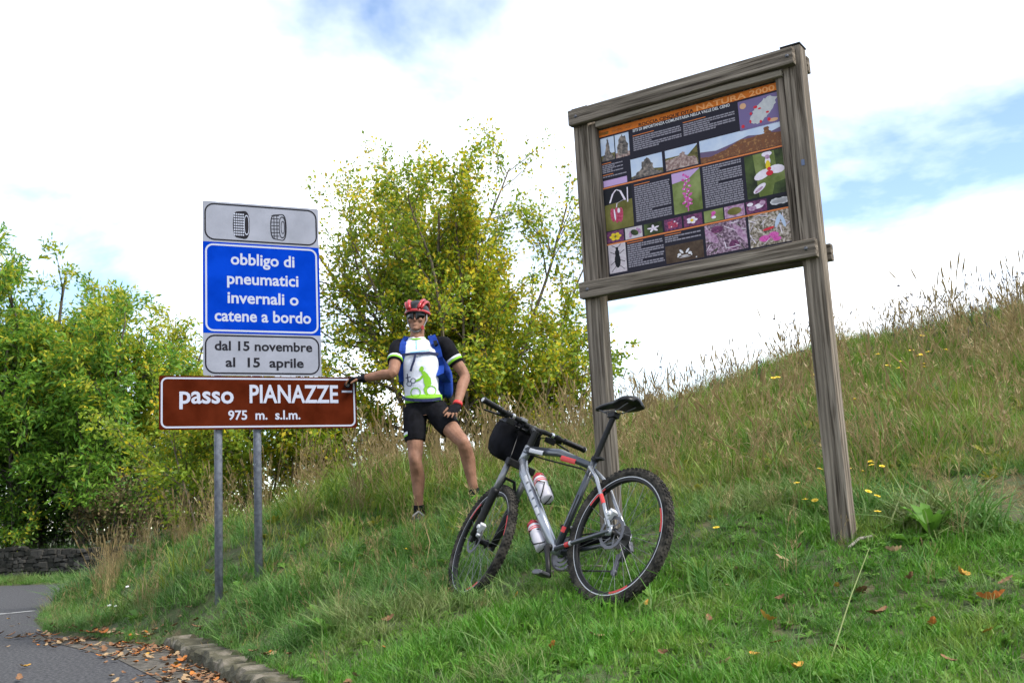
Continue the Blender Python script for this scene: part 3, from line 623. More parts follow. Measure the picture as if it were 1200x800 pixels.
# ------------------------------------------------------------------ trees and shrubs
def leaves_mesh(name, P, D, Lf, Wf, mats, pick, parent, off, g):
    n = len(P); P = np.asarray(P); D = np.asarray(D); D = D+g.normal(0, .75, (n, 3)); D[:, 2] -= .25; D /= np.linalg.norm(D, axis=1)[:, None]
    S = np.cross(D, g.normal(0, 1, (n, 3))); S /= np.linalg.norm(S, axis=1)[:, None]; N = np.cross(D, S)
    l = Lf*g.uniform(.45, 1.4, n)[:, None]; w = Wf*g.uniform(.7, 1.2, n)[:, None]
    a = P; b = P+D*l*.45-S*w*.5+N*w*.2; c = P+D*l; d = P+D*l*.45+S*w*.5+N*w*.2
    V = np.stack([a, b, c, d], 1).reshape(-1, 3)-np.asarray(off); F = np.arange(4*n).reshape(-1, 4)
    o = np_mesh(name, V, F, mats[0], parent)
    for m in mats[1:]: o.data.materials.append(m)
    o.data.polygons.foreach_set('material_index', np.asarray(pick, np.int32)); return o
def unit(v): return v/(np.linalg.norm(v)+1e-12)
def tree(name, label, cat, base, stems, spec, leaf, mats, yellow, seed, bark, group=None, minlev=1, nside=6, core=None):
    """stems: list of (offset, direction, length, radius); spec: per level (children, length ratio, angle, wobble, lift, first t); leaf: (per metre, length, width, spread)"""
    g = np.random.default_rng(seed); gl = np.random.default_rng(seed+500); base = np.asarray(base, float); root = empty(name, base); tag(root, label, cat, group)
    wood = MB(); P = []; D = []; mx = len(spec)
    def br(p, d, L_, r, lev):
        ch, ratio, ang, wob_, lift, t0 = spec[min(lev, mx-1)]
        n = max(3, int(L_/.28)+1); pts_ = [p]; ds = [d]
        for i in range(n):
            d = unit(d+g.normal(0, wob_, 3)+np.array([0, 0, lift])); p = p+d*L_/n; pts_.append(p); ds.append(d)
        rad = np.linspace(r, max(.0016, r*.3), n+1); wood.tube(pts_, rad, nside if lev == 0 else (4 if lev == 1 else 3), cap=False)
        if lev >= minlev:
            k = gl.poisson(leaf[0]*L_); tt = gl.uniform(.15, 1.0, k)*n; i = np.minimum(tt.astype(int), n-1); A = np.array(pts_)
            q = A[i]+(A[i+1]-A[i])*(tt-i)[:, None]+gl.normal(0, leaf[3], (k, 3)); P.append(q); D.append(np.array(ds)[i+1])
        if lev < mx-1:
            for c in range(max(1, int(round(ch*g.uniform(.75, 1.25))))):
                t = t0+(1-t0)*g.uniform()**.75; i = min(int(t*n), n-1); q = pts_[i]+(pts_[i+1]-pts_[i])*(t*n-i)
                a = np.cross(ds[i+1], g.normal(0, 1, 3)); a = unit(a); th = ang*g.uniform(.6, 1.3); dd = ds[i+1]*math.cos(th)+a*math.sin(th)
                br(q, unit(dd), L_*ratio*(1.15-.55*t)*g.uniform(.7, 1.25), rad[i]*.55, lev+1)
    for o_, d_, L_, r_ in stems: br(base+np.asarray(o_, float), unit(np.asarray(d_, float)), L_, r_, 0)
    wood.build('trunk', bark, root, smooth=True, off=base)
    P = np.concatenate(P); D = np.concatenate(D)
    k = P[:, 2] > base[2]+.05
    if core is not None:       # the outer shoots carry far fewer leaves
        rr = np.hypot((P[:, 0]-core[0][0])/core[1], (P[:, 2]-core[0][2])/core[2]); k &= g.uniform(size=len(P)) < 1-.62*sstep(.82, 1.10, rr)
    P, D = P[k], D[k]
    h = (P[:, 2]-base[2])/(P[:, 2].max()-base[2]); cl = .5+.5*np.sin(P[:, 0]*2.3+seed)*np.sin(P[:, 2]*2.1+P[:, 1]*1.7)
    pk = (g.uniform(size=len(P)) < np.clip(yellow[0]+yellow[1]*h+yellow[2]*(cl-.5), 0, 1)).astype(np.int32)
    leaves_mesh('crown', P, D, leaf[1], leaf[2], mats, pk, root, base, g)
    return root
lf_olive = M_('olive_leaf', (.1, .14, .02), .5, spec=.3, island=[(.10, .18, .018), (.20, .31, .026), (.32, .40, .03), (.17, .24, .028)], trans=.5)
lf_lime = M_('lime_yellow_leaf', (.3, .3, .03), .5, spec=.3, island=[(.36, .38, .015), (.50, .48, .02), (.62, .52, .03), (.55, .36, .03)], trans=.5)
lf_green = M_('green_leaf', (.05, .11, .02), .5, spec=.3, island=[(.055, .15, .02), (.12, .27, .03), (.20, .36, .035), (.14, .24, .03)], trans=.5)
lf_ygreen = M_('yellow_green_leaf', (.2, .22, .03), .5, spec=.3, island=[(.22, .29, .025), (.38, .42, .03), (.56, .50, .035), (.28, .34, .03)], trans=.5)
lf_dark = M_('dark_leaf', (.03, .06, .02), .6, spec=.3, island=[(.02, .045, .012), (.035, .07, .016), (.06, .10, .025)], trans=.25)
lf_brown = M_('brown_leaf', (.12, .09, .04), .6, spec=.3, island=[(.10, .07, .03), (.16, .12, .05), (.09, .10, .03)], trans=.25)
# the big loose yellow-green tree behind the cyclist
b = at(545, 560, 13.4); gzc = gz1(b[0], b[1]); g0 = random.Random(5); stm = []
for k in range(17):
    a = g0.uniform(0, 6.28); le = g0.uniform(.0, .40)*(1.0 if k % 3 else 1.25); stm.append(((math.cos(a)*g0.uniform(.05, .7), math.sin(a)*.35, 0), (math.cos(a)*le-.07, math.sin(a)*le*.7, 1), g0.uniform(2.7, 4.0), g0.uniform(.025, .05)))
stm += [((-.3, 0, 0), (-.38, -.1, 1), 3.6, .03), ((-.3, 0, 0), (-.28, .1, 1), 4.0, .03), ((.3, 0, 0), (.24, 0, 1), 4.2, .03), ((.2, .1, 0), (.14, 0, 1), 4.5, .035), ((-.1, .1, 0), (-.14, 0, 1), 4.5, .035), ((-.3, 0, 0), (-.24, 0, 1), 4.3, .03), ((.4, 0, 0), (.40, 0, 1), 3.2, .03), ((0, 0, 0), (.02, 0, 1), 4.4, .03)]
stm = [(o_, d_, l_*.93, r_) for o_, d_, l_, r_ in stm]
tree('yellowing_tree', 'tall loose yellow green tree with many thin stems behind the cyclist', 'tree', (b[0], b[1], gzc-.05), stm,
     [(14, .30, .75, .07, .02, .10), (7, .42, .8, .12, .03, .12), (0, .4, .8, .16, .0, .2)], (78, .060, .038, .045), [lf_olive, lf_lime], (.30, .14, .6), 11, MT['steml'], core=(at(532, 365, 13.4), 1.52, 2.10))
# shrubs behind the sign posts
for i, (px, py, Y, h, n, lb) in enumerate([(262, 612, 12.6, 1.75, 9, 'yellowing shrub behind the left sign post'), (330, 600, 12.8, 1.7, 10, 'yellowing shrub behind the right sign post'),
                                           (395, 585, 12.8, 1.55, 9, 'yellowing shrub between the sign posts and the cyclist'), (445, 575, 13.6, 1.3, 7, 'thin yellowing shrub left of the legs of the cyclist'),
                                           (640, 540, 13.0, 1.5, 9, 'leafy shrub behind the handlebar of the bicycle'), (672, 530, 13.6, 1.35, 7, 'thin shrub left of the left board post')]):
    b = at(px, py, Y); g0 = random.Random(i+40); stm = [((g0.uniform(-.4, .4), g0.uniform(-.3, .3), 0), (g0.uniform(-.55, .55), g0.uniform(-.4, .4), 1), h*g0.uniform(.75, 1.1), .014) for k in range(n)]
    tree('shrub', lb, 'shrub', (b[0], b[1], gz1(b[0], b[1])-.04), stm, [(9, .38, .8, .10, .02, .08), (4, .5, .8, .14, .02, .15), (0, .4, .8, .16, 0, .2)], (70, .062, .040, .04), [lf_olive, lf_lime], (.18, .1, .5), 60+i, MT['steml'], 'shrubs along the top of the bank')
# the wood beyond the wall
WT = [(-15, 318, 28.5, 9.2, 'green_tree', 'tall green tree at the left edge of the photo', (-.1, .5, .6)),
      (45, 312, 27.0, 8.4, 'green_tree', 'tall yellow topped tree second from the left edge', (-.1, .55, .6)),
      (100, 345, 29.5, 8.4, 'green_tree', 'green tree in the middle of the wood beyond the wall', (-.1, .6, .6)),
      (140, 372, 26.0, 7.2, 'green_tree', 'spreading green tree above the right part of the stone wall', (-.1, .7, .6)),
      (200, 385, 28.0, 7.4, 'green_tree', 'bright yellow tree just left of the blue road sign', (.4, .6, .5)),
      (240, 440, 30.0, 6.5, 'green_tree', 'yellow green tree half hidden behind the road signs', (.1, .5, .4)),
      (-70, 330, 26.5, 8.6, 'green_tree', 'dark green tree cut off by the left edge of the photo', (-.1, .5, .5)),
      (20, 400, 25.6, 5.4, 'green_tree', 'low drooping green tree right behind the stone wall', (-.2, .4, .4)),
      (92, 420, 25.2, 4.9, 'green_tree', 'young green tree hanging over the middle of the stone wall', (-.2, .5, .4))]
for i, (px, py, Y, hh, nm, lb, yel) in enumerate(WT):
    top = at(px, py, Y); z0 = gz1(top[0], top[1]); H = (top[2]-z0)*1.02; g0 = random.Random(i+9); stm = []
    for k in range(3 if i < 7 else 2): stm.append(((g0.uniform(-.3, .3), g0.uniform(-.3, .3), 0), (g0.uniform(-.2, .2), g0.uniform(-.2, .2), 1), H*(.96, .9, .8)[k], H*.013))
    tree(nm, lb, 'tree', (top[0], top[1], z0-.1), stm, [(15, .38, 1.0, .05, .02, .10), (9, .42, .85, .09, .03, .1), (5, .42, .8, .12, -.02, .1), (0, .4, .8, .14, 0, .2)], (24 if i < 7 else 30, .17, .06, .08), [lf_green, lf_ygreen], yel, 80+i, MT['bark'], 'trees beyond the stone wall', minlev=2)
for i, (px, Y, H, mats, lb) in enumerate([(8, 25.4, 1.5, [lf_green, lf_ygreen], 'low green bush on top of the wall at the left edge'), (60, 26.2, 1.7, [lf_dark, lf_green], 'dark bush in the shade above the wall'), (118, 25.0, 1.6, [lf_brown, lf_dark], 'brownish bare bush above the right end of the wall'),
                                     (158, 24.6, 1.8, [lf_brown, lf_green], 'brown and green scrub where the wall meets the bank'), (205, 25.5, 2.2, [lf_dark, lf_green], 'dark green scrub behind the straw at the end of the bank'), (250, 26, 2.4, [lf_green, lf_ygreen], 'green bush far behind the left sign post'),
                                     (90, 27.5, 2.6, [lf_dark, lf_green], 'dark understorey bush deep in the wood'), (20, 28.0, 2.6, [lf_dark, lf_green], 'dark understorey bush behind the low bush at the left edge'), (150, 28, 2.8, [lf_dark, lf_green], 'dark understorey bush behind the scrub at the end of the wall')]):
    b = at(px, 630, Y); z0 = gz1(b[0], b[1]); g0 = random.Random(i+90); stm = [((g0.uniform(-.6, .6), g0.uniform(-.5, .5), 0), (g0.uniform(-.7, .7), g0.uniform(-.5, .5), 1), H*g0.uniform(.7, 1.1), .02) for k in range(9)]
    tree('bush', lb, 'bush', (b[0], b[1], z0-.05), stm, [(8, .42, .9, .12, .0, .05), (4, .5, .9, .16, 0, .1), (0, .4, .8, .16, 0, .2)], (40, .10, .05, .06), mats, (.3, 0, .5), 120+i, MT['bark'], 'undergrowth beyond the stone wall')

# a bit of wooden fence on the crest behind the saddle
fb = at(762, 488, 13.6); fz = gz1(fb[0], fb[1]); fr = empty('wooden_fence', (fb[0], fb[1], fz)); tag(fr, 'short stretch of wooden post and rail fence on the crest behind the saddle', 'fence')
MB().box((0, 0, .0), (.11, .11, .62)).build('post', MT['wood'], fr, bevel=.006)
MB().tube([(-.06, .08, .22), (.35, .2, .17), (.7, .30, .08)], .045, 8).build('rail', MT['woodh'], fr)
MB().tube([(.68, .32, -.3), (.68, .32, .14)], .05, 8).build('post', MT['wood'], fr)

# singled-out labels for the countable small things: their order from the left
ORD = ['leftmost', 'second', 'third', 'fourth', 'fifth', 'sixth', 'seventh', 'eighth', 'ninth', 'tenth', 'eleventh', 'twelfth', 'thirteenth', 'fourteenth', 'fifteenth', 'sixteenth', 'seventeenth', 'eighteenth', 'nineteenth', 'twentieth']
def ordered(group, what, where):
    L_ = [o for o in col.objects if o.get('group') == group]
    def sx(o): d = np.array(o.location)-np.array([0, 0, CAMZ]); return (d@_R)/(d@_F)
    for i, o in enumerate(sorted(L_, key=sx)):
        o['label'] = ('leftmost %s %s' % (what, where)) if i == 0 else ('rightmost %s %s' % (what, where) if i == len(L_)-1 else '%s %s from the left %s' % (ORD[i], what, where))
for cn in ('pale tan', 'brown', 'orange', 'yellow'): ordered(cn+' leaves fallen on the grass', cn+' dead leaf', 'lying in the grass of the slope')
ordered('yellow flowers by the right post', 'small yellow wildflower', 'low on the slope round the right board post')
ordered('yellow flowers on the upper slope', 'yellow wildflower', 'high on the meadow near the crest')
ordered('white flowers on the bank', 'small white wildflower', 'on the bank beside the road bend')


# ------------------------------------------------------------------ lettering
def text_arrays(s, bold=.0, sp=1.0):
    cu = bpy.data.curves.new('lettering', 'FONT'); cu.body = s; cu.size = 1; cu.offset = bold; cu.space_character = sp; cu.resolution_u = 3
    o = bpy.data.objects.new('lettering', cu); col.objects.link(o); dg = bpy.context.evaluated_depsgraph_get(); me = bpy.data.meshes.new_from_object(o.evaluated_get(dg))
    V = np.array([v.co[:] for v in me.vertices]); F = [tuple(p.vertices) for p in me.polygons]
    bpy.data.objects.remove(o); bpy.data.meshes.remove(me); bpy.data.curves.remove(cu); return V, F
CAPH = {}
def text_on(parent, s, frame, x0, x1, base, cap, mat, bold=.02, lift=.0018, name='lettering', off=(0, 0, 0), sp=1.0):
    """flat lettering between x0 and x1 on frame (o, u, v, n), baseline at v=base, capital height cap"""
    if bold not in CAPH: CAPH[bold] = np.ptp(text_arrays('H', bold)[0][:, 1])
    V, F = text_arrays(s, bold, sp); o, u, v, n = frame
    x = (V[:, 0]-V[:, 0].min())/np.ptp(V[:, 0])*(x1-x0)+x0; y = base+V[:, 1]*cap/CAPH[bold]
    W = np.asarray(o)+x[:, None]*u+y[:, None]*v+lift*np.asarray(n)
    m = MB(); m.add(W, F); return m.build(name, mat, parent, off=off)
def rrect(x0, x1, y0, y1, r, n=7):
    P = []
    for cx, cy, a0 in ((x1-r, y1-r, 0), (x0+r, y1-r, 90), (x0+r, y0+r, 180), (x1-r, y0+r, 270)):
        for k in range(n): a = R(a0+90*k/(n-1)); P.append((cx+r*math.cos(a), cy+r*math.sin(a)))
    return np.array(P)
def onf(frame, P, lift): o, u, v, n = frame; P = np.asarray(P); return np.asarray(o)+P[:, :1]*u+P[:, 1:2]*v+lift*np.asarray(n)
def ring(m, frame, x0, x1, y0, y1, r, w, lift):
    A = rrect(x0, x1, y0, y1, r); B = rrect(x0+w, x1-w, y0+w, y1-w, max(r-w, .004)); n = len(A)
    m.add(np.concatenate([onf(frame, A, lift), onf(frame, B, lift)]), [(i, (i+1) % n, n+(i+1) % n, n+i) for i in range(n)])
def plate(m, frame, P, t0, t1):
    P = np.asarray(P); m.loft([onf(frame, P, t0), onf(frame, P, t1)])

# ------------------------------------------------------------------ road sign on two posts
yaw = .434; su = np.array([math.cos(yaw), math.sin(yaw), 0]); sv = np.array([0, 0, 1.0]); sn = np.array([math.sin(yaw), -math.cos(yaw), 0])
so = np.array([-1.908, 8.097, 1.198+CAMZ])           # bottom centre of the tall plate (front face)
pb1, pb2 = at(259, 702, 7.98), at(301, 684, 8.16)
def post_u(P): return float((P-so)@su)
u1, u2 = -.335, -.045
rs = empty('road_sign', (so[0], so[1], gz1(so[0], so[1]))); roff = np.array(rs.location)
tag(rs, 'blue, white and brown road sign plates on two round grey steel posts', 'road sign')
for uu, top in ((u1, 1.33), (u2, 1.33)):
    p = so+su*uu-sn*.05; zb = gz1(p[0], p[1])-.25
    po = MB().tube([(p[0], p[1], zb), (p[0], p[1], so[2]+top)], .030, 16).build('post', MT['galv'], rs, smooth=True, off=roff)
    MB().lathe((p[0], p[1], so[2]+top), (0, 0, 1), [(-.01, .032), (.012, .032), (.018, .02)], 14).build('cap', MT['steel'], po, off=roff)
for hh in (.12, .68, 1.22, -.1, -.3):
    m = MB(); m.box(so+su*(u1+u2)/2-sn*.013+sv*hh, (abs(u2-u1)+.14, .024, .03), np.stack([su, sn, sv], 1)); m.build('bracket', MT['galv'], rs, off=roff)
fr1 = (so, su, sv, sn)
m = MB(); plate(m, fr1, rrect(-.45, .45, 0, 1.355, .012), -.004, 0); pl = m.build('plate', MT['swhite'], rs, off=roff); tag(pl, 'white and blue winter tyre plate')
m = MB(); q = rrect(-.4495, .4495, .324, 1.034, .004); m.add(onf(fr1, q, .0008), [tuple(range(len(q)))]); m.build('blue_field', MT['sblue'], pl, off=roff)
m = MB(); ring(m, fr1, -.433, .433, .338, 1.02, .06, .014, .0016); m.build('border', MT['sletter'], pl, off=roff)
m = MB(); ring(m, fr1, -.437, .437, 1.048, 1.342, .075, .011, .0016); m.build('border', MT['sblack'], pl, off=roff)
m = MB(); ring(m, fr1, -.437, .437, .014, .312, .075, .011, .0016); m.build('border', MT['sblack'], pl, off=roff)
T_ = 1.355
for s, wd_, bl, cap in (('obbligo di', .493, .49, .092), ('pneumatici', .55, .644, .092), ('invernali o', .546, .794, .092), ('catene a bordo', .739, .936, .092)):
    text_on(pl, s, fr1, -wd_/2+.005, wd_/2+.005, T_-bl, cap, MT['sletter'], .022, off=roff)
text_on(pl, 'dal 15 novembre', fr1, -.365, .38, T_-1.16, .073, MT['sblack'], .022, off=roff)
text_on(pl, 'al  15  aprile', fr1, -.285, .31, T_-1.286, .073, MT['sblack'], .022, off=roff)
# two tyre pictograms
def ell(cx, cy, a, b, n=28): t = np.linspace(0, 2*np.pi, n, endpoint=False); return np.stack([cx+a*np.sign(np.cos(t))*abs(np.cos(t))**.8, cy+b*np.sign(np.sin(t))*abs(np.sin(t))**.8], 1)
def poly(m, P, lift): m.add(onf(fr1, P, lift), [tuple(range(len(P)))])
def bandring(m, A, B, lift): n = len(A); m.add(np.concatenate([onf(fr1, A, lift), onf(fr1, B, lift)]), [(i, (i+1) % n, n+(i+1) % n, n+i) for i in range(n)])
cx, cy = -.158, T_-.172
m = MB(); m.cm = 0
poly(m, np.concatenate([ell(cx+.024, cy, .040, .112)[-7:], ell(cx+.024, cy, .040, .112)[:8], ell(cx-.03, cy, .034, .105)[7:22]]), .0014)
m.cm = 1
for i in range(5):
    for j in range(9):
        x = cx-.052+i*.0165; y = cy-.082+j*.0205; sq = .0058
        if abs(y-cy) < .10-.35*abs(x-cx+.0)*.5: poly(m, [(x-sq, y-sq), (x+sq, y-sq), (x+sq, y+sq), (x-sq, y+sq)], .0020)
bandring(m, ell(cx+.040, cy, .020, .080), ell(cx+.040, cy, .0155, .072), .0020)
m.cm = 0; m.build('pictogram', [MT['sblack'], MT['sletter']], pl, off=roff)
cx = .128; m = MB()
A = np.concatenate([ell(cx+.03, cy, .036, .108)[-7:], ell(cx+.03, cy, .036, .108)[:8], ell(cx-.028, cy, .034, .10)[7:22]]); c_ = A.mean(0); bandring(m, A, c_+(A-c_)*np.array([.88, .94]), .0016)
bandring(m, ell(cx+.032, cy, .026, .088), ell(cx+.032, cy, .021, .080), .0016); bandring(m, ell(cx+.036, cy, .015, .052), ell(cx+.036, cy, .011, .046), .0016)
for yy in (-.078, -.05, -.022, .006, .034, .062, .088): poly(m, [(cx-.052, cy+yy), (cx+.008, cy+yy+.003), (cx+.008, cy+yy+.008), (cx-.052, cy+yy+.005)], .0016)
for xx in (-.035, -.012): poly(m, [(cx+xx, cy-.096), (cx+xx+.005, cy-.096), (cx+xx+.005, cy+.096), (cx+xx, cy+.096)], .0017)
m.build('pictogram', MT['sblack'], pl, off=roff)
# the brown pass plate
bo = so-su*.02-sv*.004; fr2 = (bo, su, sv, sn); hw = .7445
m = MB(); plate(m, fr2, rrect(-hw, hw, -.40, 0, .015), -.004, .002); pb = m.build('name_plate', MT['sbrown'], rs, off=roff); tag(pb, 'brown plate with the name of the pass')
m = MB(); ring(m, fr2, -hw+.012, hw-.012, -.388, -.012, .045, .013, .0034); m.build('border', MT['sletter'], pb, off=roff)
text_on(pb, 'passo', fr2, -hw+.143, -hw+.537, -.203, .132, MT['sletter'], .022, .0036, off=roff)
text_on(pb, 'PIANAZZE', fr2, -hw+.655, -hw+1.342, -.200, .140, MT['sletter'], .022, .0036, off=roff)
text_on(pb, '975  m.  s.l.m.', fr2, -hw+.495, -hw+1.04, -.328, .071, MT['sletter'], .022, .0036, off=roff)
m = MB(); t = np.linspace(0, 6.283, 18, endpoint=False); P = np.stack([hw-.072+.026*np.cos(t), -.062+.026*np.sin(t)], 1); m.add(onf(fr2, P, .0042), [tuple(range(18))]); m.cm = 1
P2 = np.stack([hw-.072+.017*np.cos(t), -.062+.012*np.sin(t)], 1); m.add(onf(fr2, P2, .0047), [tuple(range(18))]); m.build('sticker', [MT['sblack'], MT['grey']], pb, off=roff)
m = MB(); m.add(onf(fr2, np.array([(hw-.118, -.121), (hw-.034, -.121), (hw-.034, -.106), (hw-.118, -.106)]), .0042), [(0, 1, 2, 3)]); m.build('sticker', MT['sletter'], pb, off=roff)

# ------------------------------------------------------------------ wooden information board
bu = np.array([.842, -.539, .004]); bu /= np.linalg.norm(bu); bv = np.array([-.003, .003, 1.0]); bv /= np.linalg.norm(bv); bn = np.cross(bu, bv); bn /= np.linalg.norm(bn)
if bn[1] > 0: bn = -bn
bo = np.array([.383, 5.750, 1.186+CAMZ]); BW, BH = 1.326, 1.084; BM = np.stack([bu, bn, bv], 1)
ib = empty('information_board', (0, 0, 0)); ctr = bo+bu*BW/2; ib.location = (ctr[0], ctr[1], gz1(ctr[0], ctr[1])); boff = np.array(ib.location)
tag(ib, 'weathered wooden information board with a dark nature poster on two square posts', 'information board')
Mloc = Matrix([list(r) for r in BM]).to_4x4()
def bpart(name, u0, u1, v0, v1, d0, d1, mat, parent=ib, bev=.004, jit=0):
    """box on the board's own axes; d = depth behind the beams' front face. mesh kept in local axes so wood grain runs along it"""
    c = bo+bu*(u0+u1)/2+bv*(v0+v1)/2-bn*(d0+d1)/2; m = MB(); m.box((0, 0, 0), (u1-u0, d1-d0, v1-v0)); o = m.build(name, mat, parent, bevel=bev)
    o.matrix_local = Matrix.Translation(Vector(c-boff)) @ Mloc; return o
for u0, u1, top in ((.005, .098, BH+.012), (BW-.098, BW-.005+.005, BH+.02)):
    c = bo+bu*(u0+u1)/2-bn*.09; vb = gz1(c[0], c[1])-bo[2]-.3
    po = bpart('post', u0, u1, vb, top, .047, .142, MT['wood'])
    bpart('cap', u0-.006, u1+.006, top+.001, top+.012, .042, .147, MT['steel'], po, .002) if False else None
    c2 = bpart('cap', u0-.004, u1+.004, top+.001, top+.010, .043, .146, MT['bblack'], None, .002); c2.parent = po; c2.matrix_local = Matrix.Translation((0, 0, (top-vb)/2+.006))
bpart('top_beam', 0, BW-.025, BH-.088, BH, 0, .045, MT['woodh'])
bpart('bottom_beam', -.002, BW-.012, 0, .09, 0, .045, MT['woodh'])
bpart('top_beam', .0, BW+.004, BH-.095, BH-.010, .144, .187, MT['woodh'])
bpart('bottom_beam', .0, BW+.02, .0, .085, .144, .187, MT['woodh'])
bpart('side_plank', .100, .152, .092, BH-.092, .05, .085, MT['woodv'])
bpart('side_plank', BW-.142, BW-.100, .092, BH-.092, .05, .085, MT['woodv'])
bpart('top_strip', .154, BW-.10, .958, .990, .028, .085, MT['woodl'])
for u_, v_ in ((.05, BH-.045), (BW-.055, BH-.045), (.05, .045), (BW-.06, .045)):
    c = bo+bu*u_+bv*v_-boff; MB().lathe(c-bn*.004, bn, [(0, .010), (.006, .010), (.010, .004)], 10).build('bolt', MT['steel'], ib)
bpart('backing', .10, BW-.10, .05, .99, .088, .10, MT['wood'], bev=0)
bpart('tag', BW-.052, BW-.036, .475, .505, .0440, .0468, M_('blue_grey_tag', (.09, .12, .2), .5), bev=0)
# poster
PD = -.074     # poster face depth behind beam front
fp = (bo+bn*PD, bu, bv, bn)
pink = (.5, .12, .35)
def pm(name, c, c2=None, sc=60, c3=None, **k): return M_('print_'+name, c, .5, spec=.12, c2=c2, scale=sc, c3=c3, coord='Object', **k)
PMs = dict(bg=pm('dark', (.018, .016, .026)), orange=pm('orange', (.62, .17, .02), (.50, .12, .015), 12), ghost=pm('pale_orange', (.75, .33, .12)), title=pm('title', (.03, .012, .01)), white=pm('white', (.62, .6, .62)),
    txt=pm('text', (.26, .24, .28)), line=pm('orange_line', (.62, .19, .06)), sky=pm('sky', (.42, .50, .66), (.55, .6, .7), 12), rock=pm('rock', (.05, .045, .045), (.30, .24, .20), 55, (.14, .12, .11), detail=8), rockp=pm('pink_rock', (.16, .10, .09), (.5, .40, .36), 70, (.3, .2, .18), detail=8),
    hillg=pm('hill', (.06, .06, .02), (.2, .16, .06), 50), hillb=pm('heath', (.20, .075, .03), (.34, .16, .06), 60, (.14, .06, .035), detail=8), hillf=pm('far_hill', (.13, .09, .16)), mapb=pm('map_violet', (.16, .12, .25)), mapg=pm('map_grey', (.42, .42, .44), (.5, .5, .5), 50), red=pm('red', (.55, .03, .05)), tan=pm('tan', (.6, .34, .2)),
    pale=pm('pale_violet', (.48, .32, .55)), green=pm('blur_green', (.10, .13, .03), (.24, .28, .10), 9), gdark=pm('dark_green', (.02, .025, .015), (.07, .10, .03), 11), olive=pm('olive', (.10, .09, .02), (.2, .18, .05), 9), wp=pm('petal', (.68, .56, .66), (.75, .7, .75), 60), mag=pm('magenta', (.5, .03, .26), (.6, .16, .42), 130), redp=pm('crimson', (.34, .02, .06), (.5, .1, .16), 90), yel=pm('yellow', (.7, .5, .03)),
    litter=pm('grass_photo', (.06, .03, .06), (.5, .36, .46), 75, (.20, .13, .17), detail=8, lo=.36, hi=.62), litter2=pm('green_litter', (.05, .05, .03), (.55, .48, .42), 70, (.25, .20, .16), detail=9, lo=.36, hi=.62), purp=pm('violet', (.25, .11, .22), (.5, .34, .45), 60), plum=pm('plum', (.07, .02, .06), (.2, .06, .14), 70), beige=pm('beige', (.45, .38, .42), (.55, .5, .52), 70), blackp=pm('black', (.012, .012, .016)), brown=pm('brown', (.05, .03, .02), (.09, .06, .04), 30))
m = MB(); plate(m, fp, [(.146, .10), (1.192, .10), (1.192, .948), (.146, .948)], -.004, 0); po = m.build('poster', PMs['bg'], ib, off=boff); tag(po, 'dark poster with an orange header and photos of rocks and flowers')
def pic(rect, layers, name='picture'):
    """rect u0,v1,u1,v0; layers: (material, polygon in 0..1 or None for the whole)"""
    u0, v1, u1, v0 = rect; m = MB(); mats = []; h = .0008
    for mt, P in layers:
        if PMs[mt] not in mats: mats.append(PMs[mt])
        m.cm = mats.index(PMs[mt])
        for Q in ([[(0, 0), (1, 0), (1, 1), (0, 1)]] if P is None else (P if isinstance(P[0][0], (tuple, list, np.ndarray)) else [P])):
            Q = np.asarray(Q, float); W = np.stack([u0+(u1-u0)*np.clip(Q[:, 0], 0, 1), v0+(v1-v0)*np.clip(Q[:, 1], 0, 1)], 1); m.add(onf(fp, W, h), [tuple(range(len(W)))])
        h += .0003
    return m.build(name, mats, po, off=boff)
def jag(P, seed, a=.04, sub=4):
    g = random.Random(seed); o = []
    for i in range(len(P)):
        p, q = P[i], P[(i+1) % len(P)]
        for k in range(sub): t = k/sub; e = a if (p[1] > .02 or q[1] > .02) and p[0] not in (0, 1) else 0; o.append((p[0]+(q[0]-p[0])*t+g.uniform(-e, e), p[1]+(q[1]-p[1])*t+g.uniform(-e, e)))
    return o
def E_(cx, cy, a, b, rot=0, n=14): t = np.linspace(0, 2*np.pi, n, endpoint=False); x, y = a*np.cos(t), b*np.sin(t); c, s = math.cos(rot), math.sin(rot); return np.stack([cx+x*c-y*s, cy+x*s+y*c], 1)
def text_block(rect, pitch=.0125, gaps=(), fill=.62, seed=0, first=True):
    u0, v1, u1, v0 = rect; g = random.Random(seed); m = MB(); mats = [PMs['txt'], PMs['line']]; v = v1-pitch; i = 0
    if first:
        m.cm = 1; m.add(onf(fp, np.array([(u0, v1-.004), (u0+(u1-u0)*.45, v1-.004), (u0+(u1-u0)*.45, v1), (u0, v1)]), .0009), [(0, 1, 2, 3)]); v -= pitch*.6
    m.cm = 0
    while v > v0:
        end = u1 if i not in gaps else u0+(u1-u0)*g.uniform(.35, .65); u = u0
        while u < end-.004:
            w = min(g.uniform(.008, .03), end-u); m.add(onf(fp, np.array([(u, v), (u+w, v), (u+w, v+pitch*fill), (u, v+pitch*fill)]), .0009), [(0, 1, 2, 3)]); u += w+.0028
        v -= pitch; i += 1
    return m.build('text_block', mats, po, off=boff)
pic((.146, .948, 1.192, .908), [('orange', None)], 'header')
text_on(po, 'NATURA 2000', fp, .74, 1.17, .911, .030, PMs['ghost'], .02, .0011, off=boff)
text_on(po, 'ROCCIA CINQUE DITA', fp, .398, .722, .911, .019, PMs['title'], .03, .0014, off=boff)
text_on(po, 'SITI DI IMPORTANZA COMUNITARIA NELLA VALLE DEL CENO', fp, .36, .925, .888, .0165, PMs['white'], .025, .0012, off=boff)
